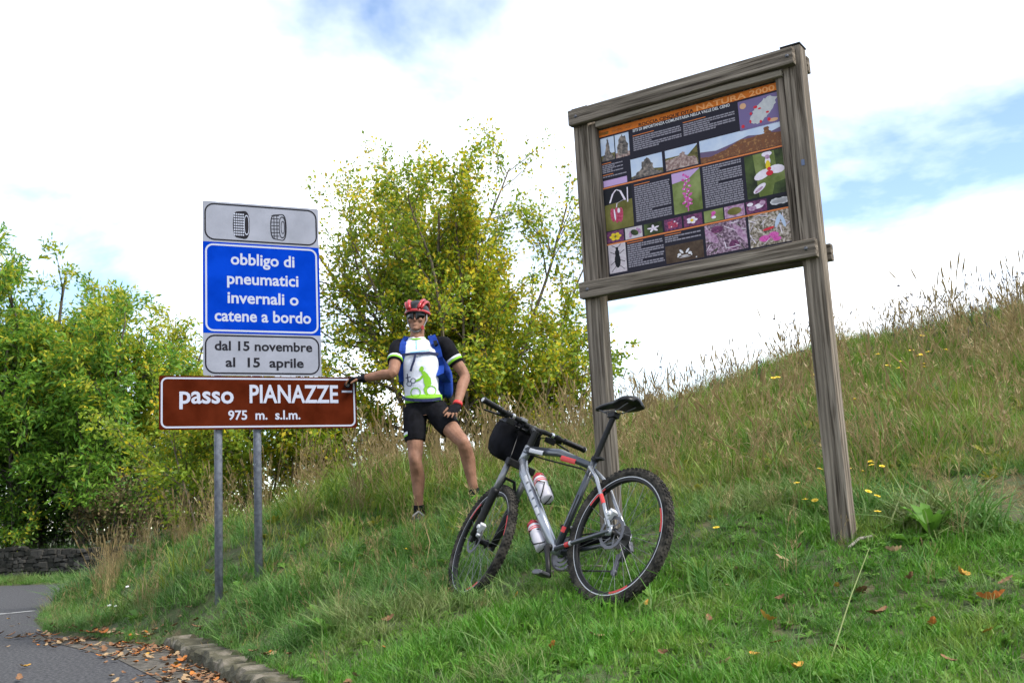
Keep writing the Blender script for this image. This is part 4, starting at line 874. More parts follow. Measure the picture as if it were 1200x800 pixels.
for i, (a, b) in enumerate(((.155, .21), (.23, .30), (.31, .36))): pic((a, .935, b, .918), [('ghost', [E_(.2+.3*k, .5, .14, .45) for k in range(3)])] if i else [('green', [(0, 0), (1, 0), (1, 1), (0, 1)])], 'emblem')
spire = [(0, 0), (1, 0), (.85, .2), (.7, .35), (.62, .8), (.5, .95), (.42, .75), (.3, .35), (.12, .15)]
crag = [(0, 0), (1, 0), (.95, .1), (.72, .25), (.68, .55), (.52, .93), (.38, .75), (.3, .4), (.12, .2)]
pic((.157, .898, .241, .764), [('sky', None), ('hillg', [(0, 0), (1, 0), (1, .3), (0, .25)]), ('rock', jag(spire, 1))])
pic((.247, .898, .333, .764), [('sky', None), ('rockp', [(0, 0), (1, 0), (1, .2), (0, .22)]), ('rock', jag([(.15, .1), (.85, .1), (.9, .5), (.75, .85), (.5, .95), (.3, .8), (.12, .45)], 2))])
text_block((.357, .868, .643, .772), .0115, (3, 6), seed=1); text_block((.656, .868, .946, .783), .0115, (2, 5), seed=2)
reg = jag([(.25, .2), (.45, .12), (.6, .22), (.7, .35), (.85, .5), (.95, .85), (.8, .92), (.62, .88), (.5, .75), (.35, .55), (.28, .4)], 3, .03)
pic((.968, .898, 1.186, .738), [('mapb', None), ('mapg', reg), ('tan', [E_(.12, .82, .08, .1), E_(.82, .12, .12, .06)]), ('red', [E_(.42, .68, .05, .05), E_(.30, .5, .03, .05), E_(.7, .42, .04, .035), E_(.52, .16, .03, .05), E_(.27, .24, .025, .06), E_(.72, .17, .04, .06), E_(.08, .14, .04, .06), E_(.52, .6, .04, .03)])])
text_block((.157, .752, .285, .690), .010, (1, 3), seed=3); text_block((.157, .686, .303, .660), .010, (1,), seed=4)
pic((.158, .652, .304, .616), [('pale', None)])
pic((.332, .736, .521, .622), [('sky', None), ('hillg', [(0, 0), (1, 0), (1, .25), (.6, .35), (0, .12)]), ('rock', jag(crag, 4, .03))])
pic((.539, .736, .725, .622), [('sky', None), ('hillg', [(0, 0), (1, 0), (1, .95), (.7, .55), (.45, .62), (0, .62)]), ('rockp', jag([(0, 0), (1, 0), (.95, .4), (.7, .5), (.55, .75), (.4, .6), (0, .5)], 5, .03))])
pic((.739, .741, 1.186, .617), [('sky', None), ('hillf', [(0, 0), (1, 0), (1, .78), (.8, .6), (.6, .72), (.4, .55), (.2, .42), (0, .5)]), ('hillb', jag([(0, 0), (1, 0), (1, .55), (.87, .62), (.84, .9), (.8, .92), (.79, .66), (.6, .6), (.5, .62), (.3, .35), (.12, .2), (0, .28)], 6, .015, 5))])
pic((.148, .614, 1.192, .606), [('line', None)], 'divider'); pic((.148, .292, 1.192, .284), [('line', None)], 'divider')
def petals(cx, cy, n, a, b, r, rot=0): return [E_(cx+r*math.cos(rot+6.283*i/n), cy+r*math.sin(rot+6.283*i/n), a, b, rot+6.283*i/n) for i in range(n)]
arc = lambda pts, w: [(x-w, y) for x, y in pts]+[(x+w, y) for x, y in pts[::-1]]
pic((.155, .600, .325, .364), [('olive', None), ('blackp', [(0, .62), (1, .66), (1, 1), (0, 1)]), ('wp', [arc([(.2, .66), (.32, .86), (.45, .95)], .03), arc([(.45, .95), (.6, .9), (.75, .66)], .035), arc([(.86, .95), (.84, .6)], .02), arc([(.42, .5), (.45, .62), (.72, .68)], .015)]), ('redp', [E_(.28, .36, .09, .17, .15), E_(.42, .34, .09, .19), E_(.56, .33, .09, .18, -.15)]), ('wp', [E_(.35, .36, .03, .14, .1), E_(.5, .44, .05, .06)])])
text_block((.342, .590, .552, .375), .0118, (12,), seed=6)
pic((.566, .600, .728, .375), [('green', None), ('pale', [(0, .75), (.6, .8), (1, 1), (0, 1)]), ('mag', [E_(.5+.11*math.sin(i*2.4), .16+.042*i, .10-.003*i, .032, .3*(-1)**i, 8) for i in range(19)]+[arc([(.5, .02), (.5, .3)], .02)]), ('wp', [E_(.5+.09*math.sin(i*3.7+1), .2+.06*i, .022, .016, 0, 6) for i in range(11)])])
text_block((.744, .600, .956, .374), .0118, (2, 8), seed=7, first=False)
pic((.974, .598, 1.185, .371), [('green', None), ('gdark', [[(.0, 0), (.3, 0), (.22, 1), (0, 1)], [(.62, 0), (1, 0), (1, .3), (.7, .25)], [(.78, .6), (1, .55), (1, 1), (.75, 1)]]), ('wp', [E_(.42, .5, .22, .10, .3), E_(.78, .56, .20, .10, -.1), E_(.57, .95, .13, .06), E_(.32, .2, .18, .07, .5), E_(.58, .78, .07, .1)]), ('purp', [E_(.3, .17, .12, .03, .5), E_(.58, .88, .06, .05)]), ('yel', [E_(.58, .68, .06, .12)]), ('red', [E_(.60, .5, .09, .06), E_(.6, .6, .05, .04)])])
pic((.156, .358, .259, .295), [('plum', None), ('yel', petals(.5, .5, 6, .16, .13, .2)), ('olive', E_(.5, .5, .07, .1))])
pic((.268, .358, .371, .295), [('beige', None), ('purp', [E_(.3, .4, .1, .3), E_(.8, .6, .12, .3, .4)]), ('gdark', [E_(.55, .5, .2, .3, .5)])])
pic((.383, .358, .491, .295), [('gdark', None), ('wp', petals(.5, .5, 5, .18, .07, .16, .4))])
pic((.502, .358, .603, .295), [('plum', None), ('redp', [E_(.3+.13*(i % 4), .3+.2*(i//4), .08, .12, i) for i in range(10)]), ('wp', [E_(.6, .7, .05, .07), E_(.4, .3, .04, .06), E_(.75, .5, .05, .04)])])
pic((.614, .358, .719, .295), [('plum', None), ('wp', petals(.45, .5, 5, .14, .12, .17)), ('yel', E_(.45, .5, .09, .12))])
pic((.730, .358, .836, .295), [('green', None), ('mag', [E_(.5, .72, .12, .16), E_(.45, .45, .1, .14)]), ('wp', [E_(.5, .35, .12, .12)])])
pic((.843, .358, .952, .295), [('purp', None), ('olive', [E_(.5, .5, .36, .32)])])
pic((.961, .358, 1.070, .295), [('plum', None), ('wp', [E_(.6, .5, .25, .2, .4), E_(.2, .75, .15, .15)]), ('purp', [E_(.3, .4, .2, .2), E_(.8, .7, .15, .2)])])
pic((1.081, .358, 1.188, .297), [('blackp', None), ('white', petals(.35, .55, 8, .13, .13, .16)+petals(.7, .55, 8, .13, .13, .16)+[E_(.35, .55, .12, .14), E_(.7, .55, .12, .14)])])
leg = lambda x0, y0, x1, y1: [(x0, y0-.012), (x1, y1-.012), (x1, y1+.012), (x0, y0+.012)]
pic((.158, .284, .264, .124), [('beige', None), ('blackp', [E_(.5, .42, .17, .26), E_(.5, .7, .13, .1), E_(.5, .83, .08, .06)]+[leg(.5, y, x, y2) for x, y, y2 in ((.1, .6, .75), (.92, .6, .75), (.08, .45, .3), (.92, .45, .35), (.12, .3, .05), (.88, .3, .08), (.2, .85, .97), (.75, .85, .97))])])
text_block((.275, .276, .488, .129), .0118, (2, 5, 8), seed=8); text_block((.499, .276, .709, .226), .0115, (1, 3), seed=9)
pic((.497, .213, .712, .118), [('brown', None), ('white', [E_(.42, .55, .035, .13, .3), E_(.36, .4, .05, .08), E_(.58, .55, .035, .13, -.3), E_(.64, .4, .05, .08), E_(.5, .3, .1, .03), E_(.32, .3, .02, .05), E_(.68, .3, .02, .05), E_(.5, .22, .16, .02), E_(.8, .1, .02, .03)])])
def blades(n, seed): 
    g = random.Random(seed); o = []
    for k in range(n): x, y, a, l = g.random(), g.random(), g.uniform(0, 3.14), g.uniform(.15, .4); o.append(E_(x, y, l*.5, .012, a, 6))
    return o
pic((.727, .281, .952, .122), [('litter', None), ('purp', [E_(.15, .6, .1, .3, .5), E_(.85, .55, .08, .4, .4)]+blades(8, 3)), ('gdark', blades(7, 4)), ('plum', [E_(.3, .8, .15, .12), E_(.68, .2, .12, .15)]), ('wp', blades(7, 5))])
pic((.966, .283, 1.191, .116), [('litter2', None), ('wp', blades(12, 6)), ('hillg', blades(9, 7)), ('mag', [E_(.35, .22, .14, .1), E_(.55, .28, .12, .1), E_(.62, .15, .1, .07)]), ('red', [E_(.45, .5, .14, .04, .2)]), ('sky', [E_(.68, .7, .05, .22, -.3), E_(.8, .65, .04, .2, .2)]), ('beige', blades(9, 8))])

# ------------------------------------------------------------------ mountain bike leaning on the left board post
def rotm(ax, a):
    ax = np.asarray(ax, float); ax = ax/np.linalg.norm(ax); K = np.array([[0, -ax[2], ax[1]], [ax[2], 0, -ax[0]], [-ax[1], ax[0], 0]]); return np.eye(3)+math.sin(a)*K+(1-math.cos(a))*K@K
BX, BY, BZ, BYAW, BLEAN, BPIT, BST = .355, 4.987, -.398, 2.252, .374, -.006, -.209
BA = rotm([0, 0, 1], BYAW)@rotm([0, 1, 0], -BPIT)@rotm([1, 0, 0], BLEAN); BT = np.array([BX, BY, BZ+CAMZ])
bmat = Matrix([list(r) for r in BA]).to_4x4(); bmat.translation = Vector(BT)
def bw(p): return BA@np.asarray(p, float)+BT
bk = empty('mountain_bike', mat=bmat); tag(bk, 'silver and black mountain bike leaning on the left post of the board', 'bicycle')
WR = .335; FH = np.array([1.07, 0, WR]); RH = np.array([0, 0, WR]); sa_ = R(71); AX = np.array([-math.cos(sa_), 0, math.sin(sa_)]); PP = np.array([math.sin(sa_), 0, math.cos(sa_)]); P0 = FH-PP*.04
SM = rotm(AX, BST)
def st_(p): p = np.atleast_2d(np.asarray(p, float)); return (SM@(p-P0).T).T+P0
crown = P0+AX*.455; hbot = crown+AX*.015; htop = hbot+AX*.105; stem0 = htop+AX*.055; bar = stem0+PP*.08+AX*.035
BB = np.array([.425, 0, .272]); sd = np.array([-math.cos(R(73)), 0, math.sin(R(73))]); SC = BB+sd*.475; SP = SC+sd*.245
class SB(MB):     # everything added is turned with the steering
    def add(s, V, F): return super().add(st_(V), F)
class FB(MB): pass
red_rim = MT['redm']
def wheel(kind, hub, C):
    T_ = np.linspace(0, 2*np.pi, 64, endpoint=False)
    def circ(r, y=0): return np.stack([hub[0]+r*np.cos(T_), np.full(64, hub[1]+y), hub[2]+r*np.sin(T_)], 1)
    w = C(); ph = np.linspace(0, 2*np.pi, 10, endpoint=False)
    def ringloft(prof):     # prof: list of (radius, y)
        m = C(); secs = []
        for a in T_: secs.append([(hub[0]+r*math.cos(a), hub[1]+y, hub[2]+r*math.sin(a)) for r, y in prof])
        m.loft(secs, closed=True); return m
    rim = ringloft([(.285, -.013), (.288, -.012), (.284, 0), (.288, .012), (.285, .013), (.270, .012), (.266, .006), (.266, -.006), (.270, -.012)]).build(kind, MT['bblack'], bk, smooth=False)
    tag(rim, 'front wheel turned towards the road' if kind == 'front_wheel' else 'rear wheel with muddy knobbly tyre')
    ty = ringloft([(.306+.024*math.cos(p), .0245*math.sin(p)) for p in np.linspace(-2.75, 2.75, 14)])
    for i in range(72):          # tread knobs
        for y, dr, sz in ((0, .0245, (.014, .011, .005)), (.012, .022, (.012, .009, .006)), (-.012, .022, (.012, .009, .006)), (.0205, .0135, (.012, .006, .006)), (-.0205, .0135, (.012, .006, .006))):
            a = 2*np.pi*(i+(.5 if abs(y) in (.012,) else 0))/72; r = .306+dr; e = np.array([math.cos(a), 0, math.sin(a)]); tn = np.array([-math.sin(a), 0, math.cos(a)])
            M3 = np.stack([tn, np.array([0, 1, 0]), e], 1); ty.box(hub+e*r+np.array([0, y, 0]), sz, M3)
    ty.build('tyre', MT['rubber'], rim)
    for side in (1, -1):
        m = C(); A = circ(.2875, side*.0150); B = circ(.283, side*.0150); m.add(np.concatenate([A, B]), [(i, (i+1) % 64, 64+(i+1) % 64, 64+i) for i in range(64)]); m.build('rim_stripe', MT['white'], rim)
        m = C()
        for a0 in (.6, 2.7, 4.2):
            n = 7; A = [(hub[0]+r*math.cos(a0+.07*k), hub[1]+side*.0142, hub[2]+r*math.sin(a0+.07*k)) for r in (.281, .271) for k in range(n)]; m.add(A, [(k, k+1, n+k+1, n+k) for k in range(n-1)])
        m.build('rim_decal', red_rim, rim)
    sp = C()
    for i in range(32):
        a = 2*np.pi*i/32; side = 1 if i % 2 else -1; b_ = a+(.55 if (i//2) % 2 else -.55)
        sp.tube([hub+np.array([.024*math.cos(b_), side*.028, .024*math.sin(b_)]), hub+np.array([.269*math.cos(a), side*.003, .269*math.sin(a)])], .0012, 4, cap=False)
    sp.build('spokes', MT['spoke'], rim)
    m = C(); m.lathe(hub, (0, 1, 0), [(-.055, .008), (-.05, .012), (-.03, .014), (-.028, .027), (-.024, .027), (-.02, .015), (.02, .015), (.024, .027), (.03, .027), (.034, .014), (.05, .012), (.055, .008)], 18); m.build('hub', MT['bblack'], rim, smooth=True)
    m = C(); T2 = np.linspace(0, 2*np.pi, 40, endpoint=False); secs = []
    for a in T2: rr = .08+.0015*math.sin(a*13); secs.append([(hub[0]+r*math.cos(a), hub[1]+y, hub[2]+r*math.sin(a)) for r, y in ((rr, .046), (rr, .048), (.064, .048), (.064, .046))])
    m.loft(secs, closed=True)
    for k in range(6): a = k*1.047; m.box(hub+np.array([.042*math.cos(a), .047, .042*math.sin(a)]), (.05, .002, .007), rotm([0, 1, 0], -a-.5))
    m.build('brake_disc', MT['steel'], rim); return rim
rw = wheel('rear_wheel', RH, MB); fw = wheel('front_wheel', FH, SB)
# cassette on the far side
m = MB()
for k in range(9): r = .058-.0048*k; y = -.020-.0042*k; m.lathe(RH+[0, y, 0], (0, -1, 0), [(0, r), (.0022, r)], 24)
m.build('cassette', MT['brass'], rw)
# frame
f = MB(); f.cm = 0
DT = [hbot+AX*.022, hbot*.9+BB*.1+np.array([0, 0, -.012]), (hbot+BB)/2+np.array([0, 0, -.008]), BB+np.array([.012, 0, .006])]
f.tube(DT, [.025, .028, .027, .024], 14); f.tube([hbot, htop], [.024, .023], 14)
f.lathe(BB, (0, 1, 0), [(-.037, .024), (.037, .024)], 16)
for s in (1, -1):
    dr = RH+np.array([.0, s*.064, .0])
    f.tube([SC+np.array([.004, s*.018, -.035]), SC*.72+dr*.28+np.array([-.012, s*.022, .0]), SC*.35+dr*.65+np.array([-.01, s*.006, 0]), dr+np.array([.004, 0, .018])], [.011, .010, .0095, .010], 9)
    f.cm = 1; f.tube([BB+np.array([-.02, s*.024, .0]), BB*.62+RH*.38+np.array([0, s*.046, -.004]), dr+np.array([.03, 0, -.004]), dr], [.013, .0115, .010, .010], 9); f.cm = 0
    f.box(dr+np.array([.002, 0, .005]), (.035, .007, .05))
f.cm = 1
f.tube([BB, (BB+SC)/2, SC+sd*.012], [.018, .0175, .0175], 12)
f.tube([htop-AX*.022, (htop+SC)/2+np.array([0, 0, .004]), SC-sd*.025], [.023, .021, .019], 14)
frame = f.build('frame', [MT['silver'], MT['dgrey']], bk, smooth=True); tag(frame, 'silver and dark grey bike frame')
def patch(P, r, a0, a1, mat, name='frame_decal', n=6):
    """curved decal round a tube: P start, end; angle measured from the bike's left side"""
    P = np.asarray(P, float); d = unit(P[1]-P[0]); u = np.array([0, 1.0, 0]); w = np.cross(d, u); m = MB(); A = []
    for p in (P[0], P[1]):
        for k in range(n): a = a0+(a1-a0)*k/(n-1); A.append(p+r*(math.cos(a)*u+math.sin(a)*w))
    m.add(A, [(k, k+1, n+k+1, n+k) for k in range(n-1)]); return m.build(name, mat, frame)
tt = lambda t: (htop-AX*.022)*(1-t)+(SC-sd*.025)*t+np.array([0, 0, .004*(1-abs(2*t-1))])
patch((tt(.58), tt(.80)), .0222, -.7, .8, MT['redm']); patch((tt(.08), tt(.30)), .0238, -.6, .6, MT['white'])
dt = lambda t: (hbot+AX*.022)*(1-t)+(BB+np.array([.012, 0, .006]))*t+np.array([0, 0, -.010*(1-abs(2*t-1)**2)])
for a_, b_ in ((.20, .27), (.29, .36), (.38, .45), (.47, .54), (.56, .63)): patch((dt(a_), dt(b_)), .0290, -.45, .45, MT['white'])
stt = lambda t: BB*(1-t)+SC*t
patch((stt(.12), stt(.62)), .0184, -2.4, 2.4, MT['bblack']); patch((stt(.20), stt(.26)), .0190, -1, 1, MT['redm'])
dl = RH+np.array([0, .064, 0]); ss = lambda t: (SC*.72+dl*.28+np.array([-.012, .022, 0]))*(1-t)+(SC*.35+dl*.65+np.array([-.01, .006, 0]))*t
patch((ss(.62), ss(.95)), .0108, -1.6, 1.6, MT['redm']); cs = lambda t: (BB+np.array([-.02, .024, 0]))*(1-t)+(BB*.62+RH*.38+np.array([0, .046, -.004]))*t
patch((cs(.62), cs(.85)), .0128, -1.6, 1.6, MT['redm']); patch((cs(.88), cs(1.0)), .0125, -1.6, 1.6, MT['white'])
# seat post and saddle
m = MB(); m.tube([SC-sd*.02, SP], .0145, 12); m.lathe(SC+sd*.005, sd, [(0, .021), (.02, .021)], 14); m.box(SC+sd*.014+np.array([-.03, 0, 0]), (.05, .03, .012)); m.box(SP+np.array([0, 0, .008]), (.05, .04, .028)); spo = m.build('seat_post', MT['bblack'], bk, smooth=False, bevel=.002)
m = MB(); secs = []
for t, w, z, th in ((-.155, .03, .030, .012), (-.145, .066, .030, .034), (-.10, .076, .030, .046), (-.04, .060, .024, .044), (.03, .030, .022, .03), (.09, .021, .022, .028), (.13, .016, .016, .024), (.142, .008, .012, .012)):
    a = np.linspace(0, 2*np.pi, 14, endpoint=False); c = SP+np.array([t, 0, .045+z])
    secs.append([c+np.array([0, w*math.cos(q), th*.5*math.sin(q)-(.022*abs(math.cos(q))**2 if t < 0 else 0)]) for q in a])
m.loft(secs); sad = m.build('saddle', MT['hblack'], bk, smooth=True)
m = MB()
for s in (1, -1): m.tube([SP+np.array([-.12, s*.03, .05]), SP+np.array([-.05, s*.022, .026]), SP+np.array([.05, s*.02, .026]), SP+np.array([.11, s*.008, .05])], .0035, 6)
m.build('saddle_rail', MT['steel'], sad)
# fork
m = SB(); m.box(crown+AX*.0, (.05, .17, .04), np.stack([PP, [0, 1, 0], AX], 1)); m.tube([crown, hbot+AX*.01], .022, 12)
fk = m.build('fork', MT['bblack'], bk, bevel=.008); tag(fk, 'black suspension fork')
for s in (1, -1):
    a = crown+PP*.012+np.array([0, s*.066, 0]); e = FH+np.array([0, s*.066, 0])+PP*(-.008); mid = a*.56+e*.44
    SB().tube([a, mid], .0172, 12).build('stanchion', MT['spoke'], fk, smooth=True)
    SB().tube([a*.64+e*.36, a*.60+e*.40, mid, a*.2+e*.8, e+AX*.01], [.024, .024, .0225, .0215, .019], 12).build('fork_leg', MT['bblack'], fk, smooth=True)
    SB().box(e, (.03, .02, .045), np.stack([PP, [0, 1, 0], AX], 1)).build('dropout', MT['bblack'], fk, bevel=.003)
L1, L2 = [crown*.60+FH*.40+np.array([0, s*.066, 0])+PP*.008 for s in (1, -1)]; cm_ = crown*.80+FH*.20+PP*.040
SB().tube([L1, L1*.75+cm_*.25+AX*.012, cm_+np.array([0, .028, 0]), cm_+np.array([0, -.028, 0]), L2*.75+cm_*.25+AX*.012, L2], .0095, 8).build('brake_arch', MT['bblack'], fk, smooth=True)
def caliper(C, c, parent):
    m = C(); m.box(c, (.05, .034, .03), rotm([0, 1, 0], .9)); m.lathe(c+[0, .012, 0], (0, 1, 0), [(0, .014), (.014, .012)], 12); m.box(c+np.array([.02, .0, -.03]), (.02, .02, .04), rotm([0, 1, 0], .5)); return m.build('brake_caliper', MT['white'], parent, bevel=.004)
caliper(SB, FH+np.array([-.055, .052, .055]), fk); caliper(MB, RH+np.array([.02, .052, .085]), frame)
m = MB(); m.tube([SC+np.array([-.004, -.04, -.22]), RH+np.array([.03, -.066, .055])], .0105, 8); 
# cockpit
m = SB(); m.tube([htop+AX*.0, stem0+AX*.035], .019, 12); m.tube([stem0+AX*.012, bar-PP*.012], [.018, .016], 12); m.lathe(bar-[0, .024, 0], (0, 1, 0), [(0, .023), (.048, .023)], 14); stm_ = m.build('stem', MT['bblack'], bk, smooth=False, bevel=.002)
m = SB(); m.lathe(bar+PP*.012-[0, .01, 0], (0, 1, 0), [(0, .019), (.02, .019)], 12); m.box(bar+PP*.024, (.008, .04, .03), np.stack([PP, [0, 1, 0], AX], 1)); m.build('face_plate', MT['chrome'], stm_)
HW = .335; bp = lambda y: bar+np.array([-.035*(abs(y)/HW)**1.5, y, .018*(1 if abs(y) > .08 else abs(y)/.08)])
m = SB(); m.tube([bp(y) for y in (-HW, -.25, -.14, -.08, -.04, .04, .08, .14, .25, HW)], [.011, .011, .012, .014, .0158, .0158, .014, .012, .011, .011], 12); hb = m.build('handlebar', MT['bblack'], bk, smooth=True)
for s in (1, -1):
    g_ = SB(); y0, y1 = .205, HW
    for k in range(10): pass
    prof = [(y0, .0185), (y0+.006, .0185), (y0+.008, .0155)]+[(y0+.012+.0135*k/1.0*1, .0158 if k % 2 else .0168) for k in range(8)]+[(y1-.008, .0165), (y1-.006, .0185), (y1, .0185), (y1+.004, .012)]
    g_.tube([bp(s*y) for y, r in prof], [r for y, r in prof], 12); g_.build('grip', MT['hblack'], hb, smooth=True)
    SB().tube([bp(s*(y1+.003)), bp(s*(y1+.007))], .012, 10).build('bar_plug', MT['white'], hb)
    c0 = bp(s*.165); m = SB(); m.lathe(c0-[0, .012, 0], (0, 1, 0), [(0, .018), (.024, .018)], 12); m.box(c0+PP*.035+AX*-.012+[0, s*.015, 0], (.05, .05, .022), np.stack([PP, [0, 1, 0], AX], 1))
    m.tube([c0+PP*.055+AX*-.018+np.array([0, s*.0, 0]), c0+PP*.065+AX*-.026+np.array([0, s*.05, 0]), c0+PP*.050+AX*-.034+np.array([0, s*.12, 0])], [.008, .006, .0055], 8)
    m.box(c0+PP*.012+AX*-.032-np.array([0, s*.03, 0]), (.045, .05, .03), np.stack([PP, [0, 1, 0], AX], 1)); m.build('brake_lever', MT['bblack'], hb, bevel=.003)
    SB().tube([c0+PP*.03+[0, s*-.04, -.02], c0+PP*.05+[0, -s*.08, -.04], crown+PP*.07+[0, s*.04, .16], crown+PP*.05+[0, s*.05, .04], crown*.5+FH*.5+[.0, .085, 0] if s > 0 else hbot+PP*.035+[0, -.02, .03]], .0026, 5).build('cable', MT['hblack'], hb)
    SB().lathe(bp(s*.13)-[0, .008, 0], (0, 1, 0), [(0, .017), (.016, .017)], 12).build('clamp', MT['chrome'], hb)
m = SB(); m.box(bar+AX*.03+[0, .065, 0], (.05, .035, .018), np.stack([PP, [0, 1, 0], AX], 1)); m.build('bike_computer', MT['grey'], hb, bevel=.004)
# drive train
m = MB()
for r, y in ((.085, -.052), (.065, -.045), (.045, -.038)):
    secs = []
    for a in np.linspace(0, 2*np.pi, 72, endpoint=False): rr = r+.003*(1 if int(a*72/6.2832) % 2 else 0); secs.append([(BB[0]+q*math.cos(a), y+e, BB[2]+q*math.sin(a)) for q, e in ((rr, 0), (rr, .003), (r-.014, .003), (r-.014, 0))])
    m.loft(secs, closed=True)
for k in range(4): a = .6+k*math.pi/2; m.tube([BB+[0, -.05, 0], BB+np.array([.075*math.cos(a), -.05, .075*math.sin(a)])], .007, 6)
cr = m.build('chainrings', MT['steel'], bk)
for s, d in ((1, unit(np.array([-.45, 0, -.9]))), (-1, unit(np.array([.45, 0, .9])))):
    e = BB+d*.172+np.array([0, s*.072, 0]); m = MB(); m.tube([BB+[0, s*.04, 0], BB+[0, s*.062, 0]], .019, 12); m.tube([BB+[0, s*.062, 0], BB+d*.09+[0, s*.066, 0], e], [.016, .012, .014], 10); ck = m.build('crank_arm', MT['bblack'], bk, smooth=True)
    m = MB(); m.tube([e, e+[0, s*.02, 0]], .008, 8); m.box(e+[0, s*.05, 0], (.07, .06, .014)); m.box(e+[0, s*.05, .0], (.045, .064, .024)); m.build('pedal', MT['steel'], ck, bevel=.004)
t2 = np.linspace(1.3, 4.98, 16); cp = [BB+np.array([.085*math.cos(a-3.1415*1+math.pi), -.0505, .085*math.sin(a)]) for a in ()]
m = MB(); up_ = [RH+np.array([0, -.035, .048]), BB+np.array([.0, -.05, .085])]; dn_ = [BB+np.array([0, -.05, -.085]), RH+np.array([.035, -.045, -.155])]
m.tube(up_, .0045, 6); m.tube(dn_, .0045, 6); m.tube([BB+np.array([.085*math.cos(a), -.05, .085*math.sin(a)]) for a in np.linspace(1.571, -1.571, 12)], .0045, 6); m.build('chain', MT['brass'], bk)
m = MB(); m.box(RH+np.array([-.012, -.068, -.035]), (.03, .024, .05), rotm([0, 1, 0], .4)); m.box(RH+np.array([.012, -.062, -.075]), (.022, .03, .06), rotm([0, 1, 0], -.5))
for y in (-.056, -.040): m.box(RH+np.array([.03, y, -.125]), (.018, .003, .095), rotm([0, 1, 0], -.12))
for c in (RH+np.array([.024, -.048, -.088]), RH+np.array([.036, -.048, -.160])): m.lathe(c-[0, .006, 0], (0, 1, 0), [(0, .017), (.012, .017)], 14)
m.build('rear_derailleur', MT['steel'], bk, bevel=.002)
m = MB(); m.tube([BB+[-.03, -.045, .03], RH+[.07, -.068, .03]], .017, 8); m.build('chainstay_guard', MT['black'], bk)
m = MB()
for y in (.012, -.012): m.tube([htop-AX*.03+[0, y*2, -.01], tt(.3)+[0, y, -.028], tt(.9)+[0, y, -.026], ss(.3)+[0, -.02 if y < 0 else 0, 0]], .0024, 5)
m.build('cable', MT['hblack'], bk)
# bottle cages
ddir = unit(BB-hbot); dnor = np.cross(ddir, np.array([0, 1.0, 0])); dnor = dnor if dnor[0] < 0 else -dnor     # towards the inside of the frame
def bottle_at(t, sgn, label, tilt_):
    c0 = dt(t)+dnor*sgn*(.028+.040); ax = -ddir
    m = MB(); 
    for s in (1, -1): m.tube([c0-dnor*sgn*.037+ax*-.05+[0, s*.012, 0], c0-dnor*sgn*.02+ax*-.055+[0, s*.037, 0], c0+dnor*sgn*.015+ax*-.03+[0, s*.039, 0], c0+dnor*sgn*.036+ax*.03+[0, s*.02, 0], c0+dnor*sgn*.01+ax*.06+[0, s*.040, 0], c0-dnor*sgn*.037+ax*.045+[0, s*.014, 0]], .0030, 6)
    m.tube([c0+ax*-.062-dnor*sgn*.036, c0+ax*-.068, c0+ax*-.062+dnor*sgn*.03], .003, 6); m.build('bottle_cage', MT['bblack'], bk)
    wM = bmat.copy(); o0 = bw(c0+ax*-.06); e = empty('water_bottle', o0); tag(e, label, 'bottle', 'water bottles on the bike'); A_ = BA@ax
    body = MB().lathe((0, 0, 0), A_, [(0, .028), (.006, .0345), (.075, .0355), (.085, .032), (.10, .032), (.112, .0355), (.150, .0355), (.160, .031)], 20).build('body', MT['bottle'], e, smooth=True)
    MB().lathe(A_*.1595, A_, [(0, .033), (.018, .033), (.026, .024), (.030, .012), (.046, .011), (.050, .008)], 18).build('cap', MT['red'], e, smooth=True)
    for h0, h1, r in ((.118, .126, .0361), (.132, .138, .0361)): MB().lathe(A_*h0, A_, [(0, r), (h1-h0, r)], 20, cap=False).build('print_band', MT['redm'], body)
bottle_at(.46, 1, 'frosted white bottle with red cap inside the bike frame', 0); bottle_at(.80, -1, 'frosted white bottle with red cap under the down tube', 0)
# handlebar bag
hbM = bmat.copy(); m = MB(); cB = bar+PP*.150+AX*-.090; W2, D2, H2 = .13, .098, .13; secs = []
for k in range(13):
    t = -1+2*k/12; q = (1-abs(t)**5)**.35 if abs(t) < 1 else .35; q = max(q, .5); a = np.linspace(0, 2*np.pi, 24, endpoint=False)
    ex = lambda v, p: np.sign(v)*abs(v)**p
    secs.append([cB+PP*(D2*q*ex(math.cos(b_), .55))+AX*(H2*q*(1.0 if math.sin(b_) < 0 else .85)*ex(math.sin(b_), .55))+np.array([0, W2*t, 0]) for b_ in a])
m.loft([st_(s) for s in secs]); V = m.verts(); m.v = [np.array([bw(p) for p in V])]
bgc = bw(st_(cB-AX*H2)[0]); hbag = empty('handlebar_bag', bgc); tag(hbag, 'black rounded handlebar bag in front of the bars of the bike', 'bag'); m.build('body', MT['black'], hbag, smooth=True, off=bgc)
def bagpart(name, pts_, r, mat, **k): q = MB(); q.tube([bw(st_(p)[0]) for p in pts_], r, 8, **k); return q.build(name, mat, hbag, off=bgc, smooth=True)
lid = [cB+PP*(D2*1.02*math.cos(a))+np.array([0, W2*1.02*math.sin(a), 0])+AX*.072 for a in np.linspace(0, 6.283, 25)[:-1]]
bagpart('piping', lid, .005, MT['hblack'], closed=True)
for y in (.06, -.06): bagpart('strap', [cB-PP*.06+AX*.09+[0, y, 0], bar+PP*.03+AX*.02+[0, y, 0], bar+AX*.016+[0, y, 0], bar-PP*.018+[0, y, 0], bar-AX*.018+[0, y, 0], cB-PP*.08+AX*.04+[0, y, 0]], .006, MT['black'])
bagpart('buckle', [cB+PP*(D2+.004)+AX*.06, cB+PP*(D2+.006)+AX*.02], .010, MT['hblack'])

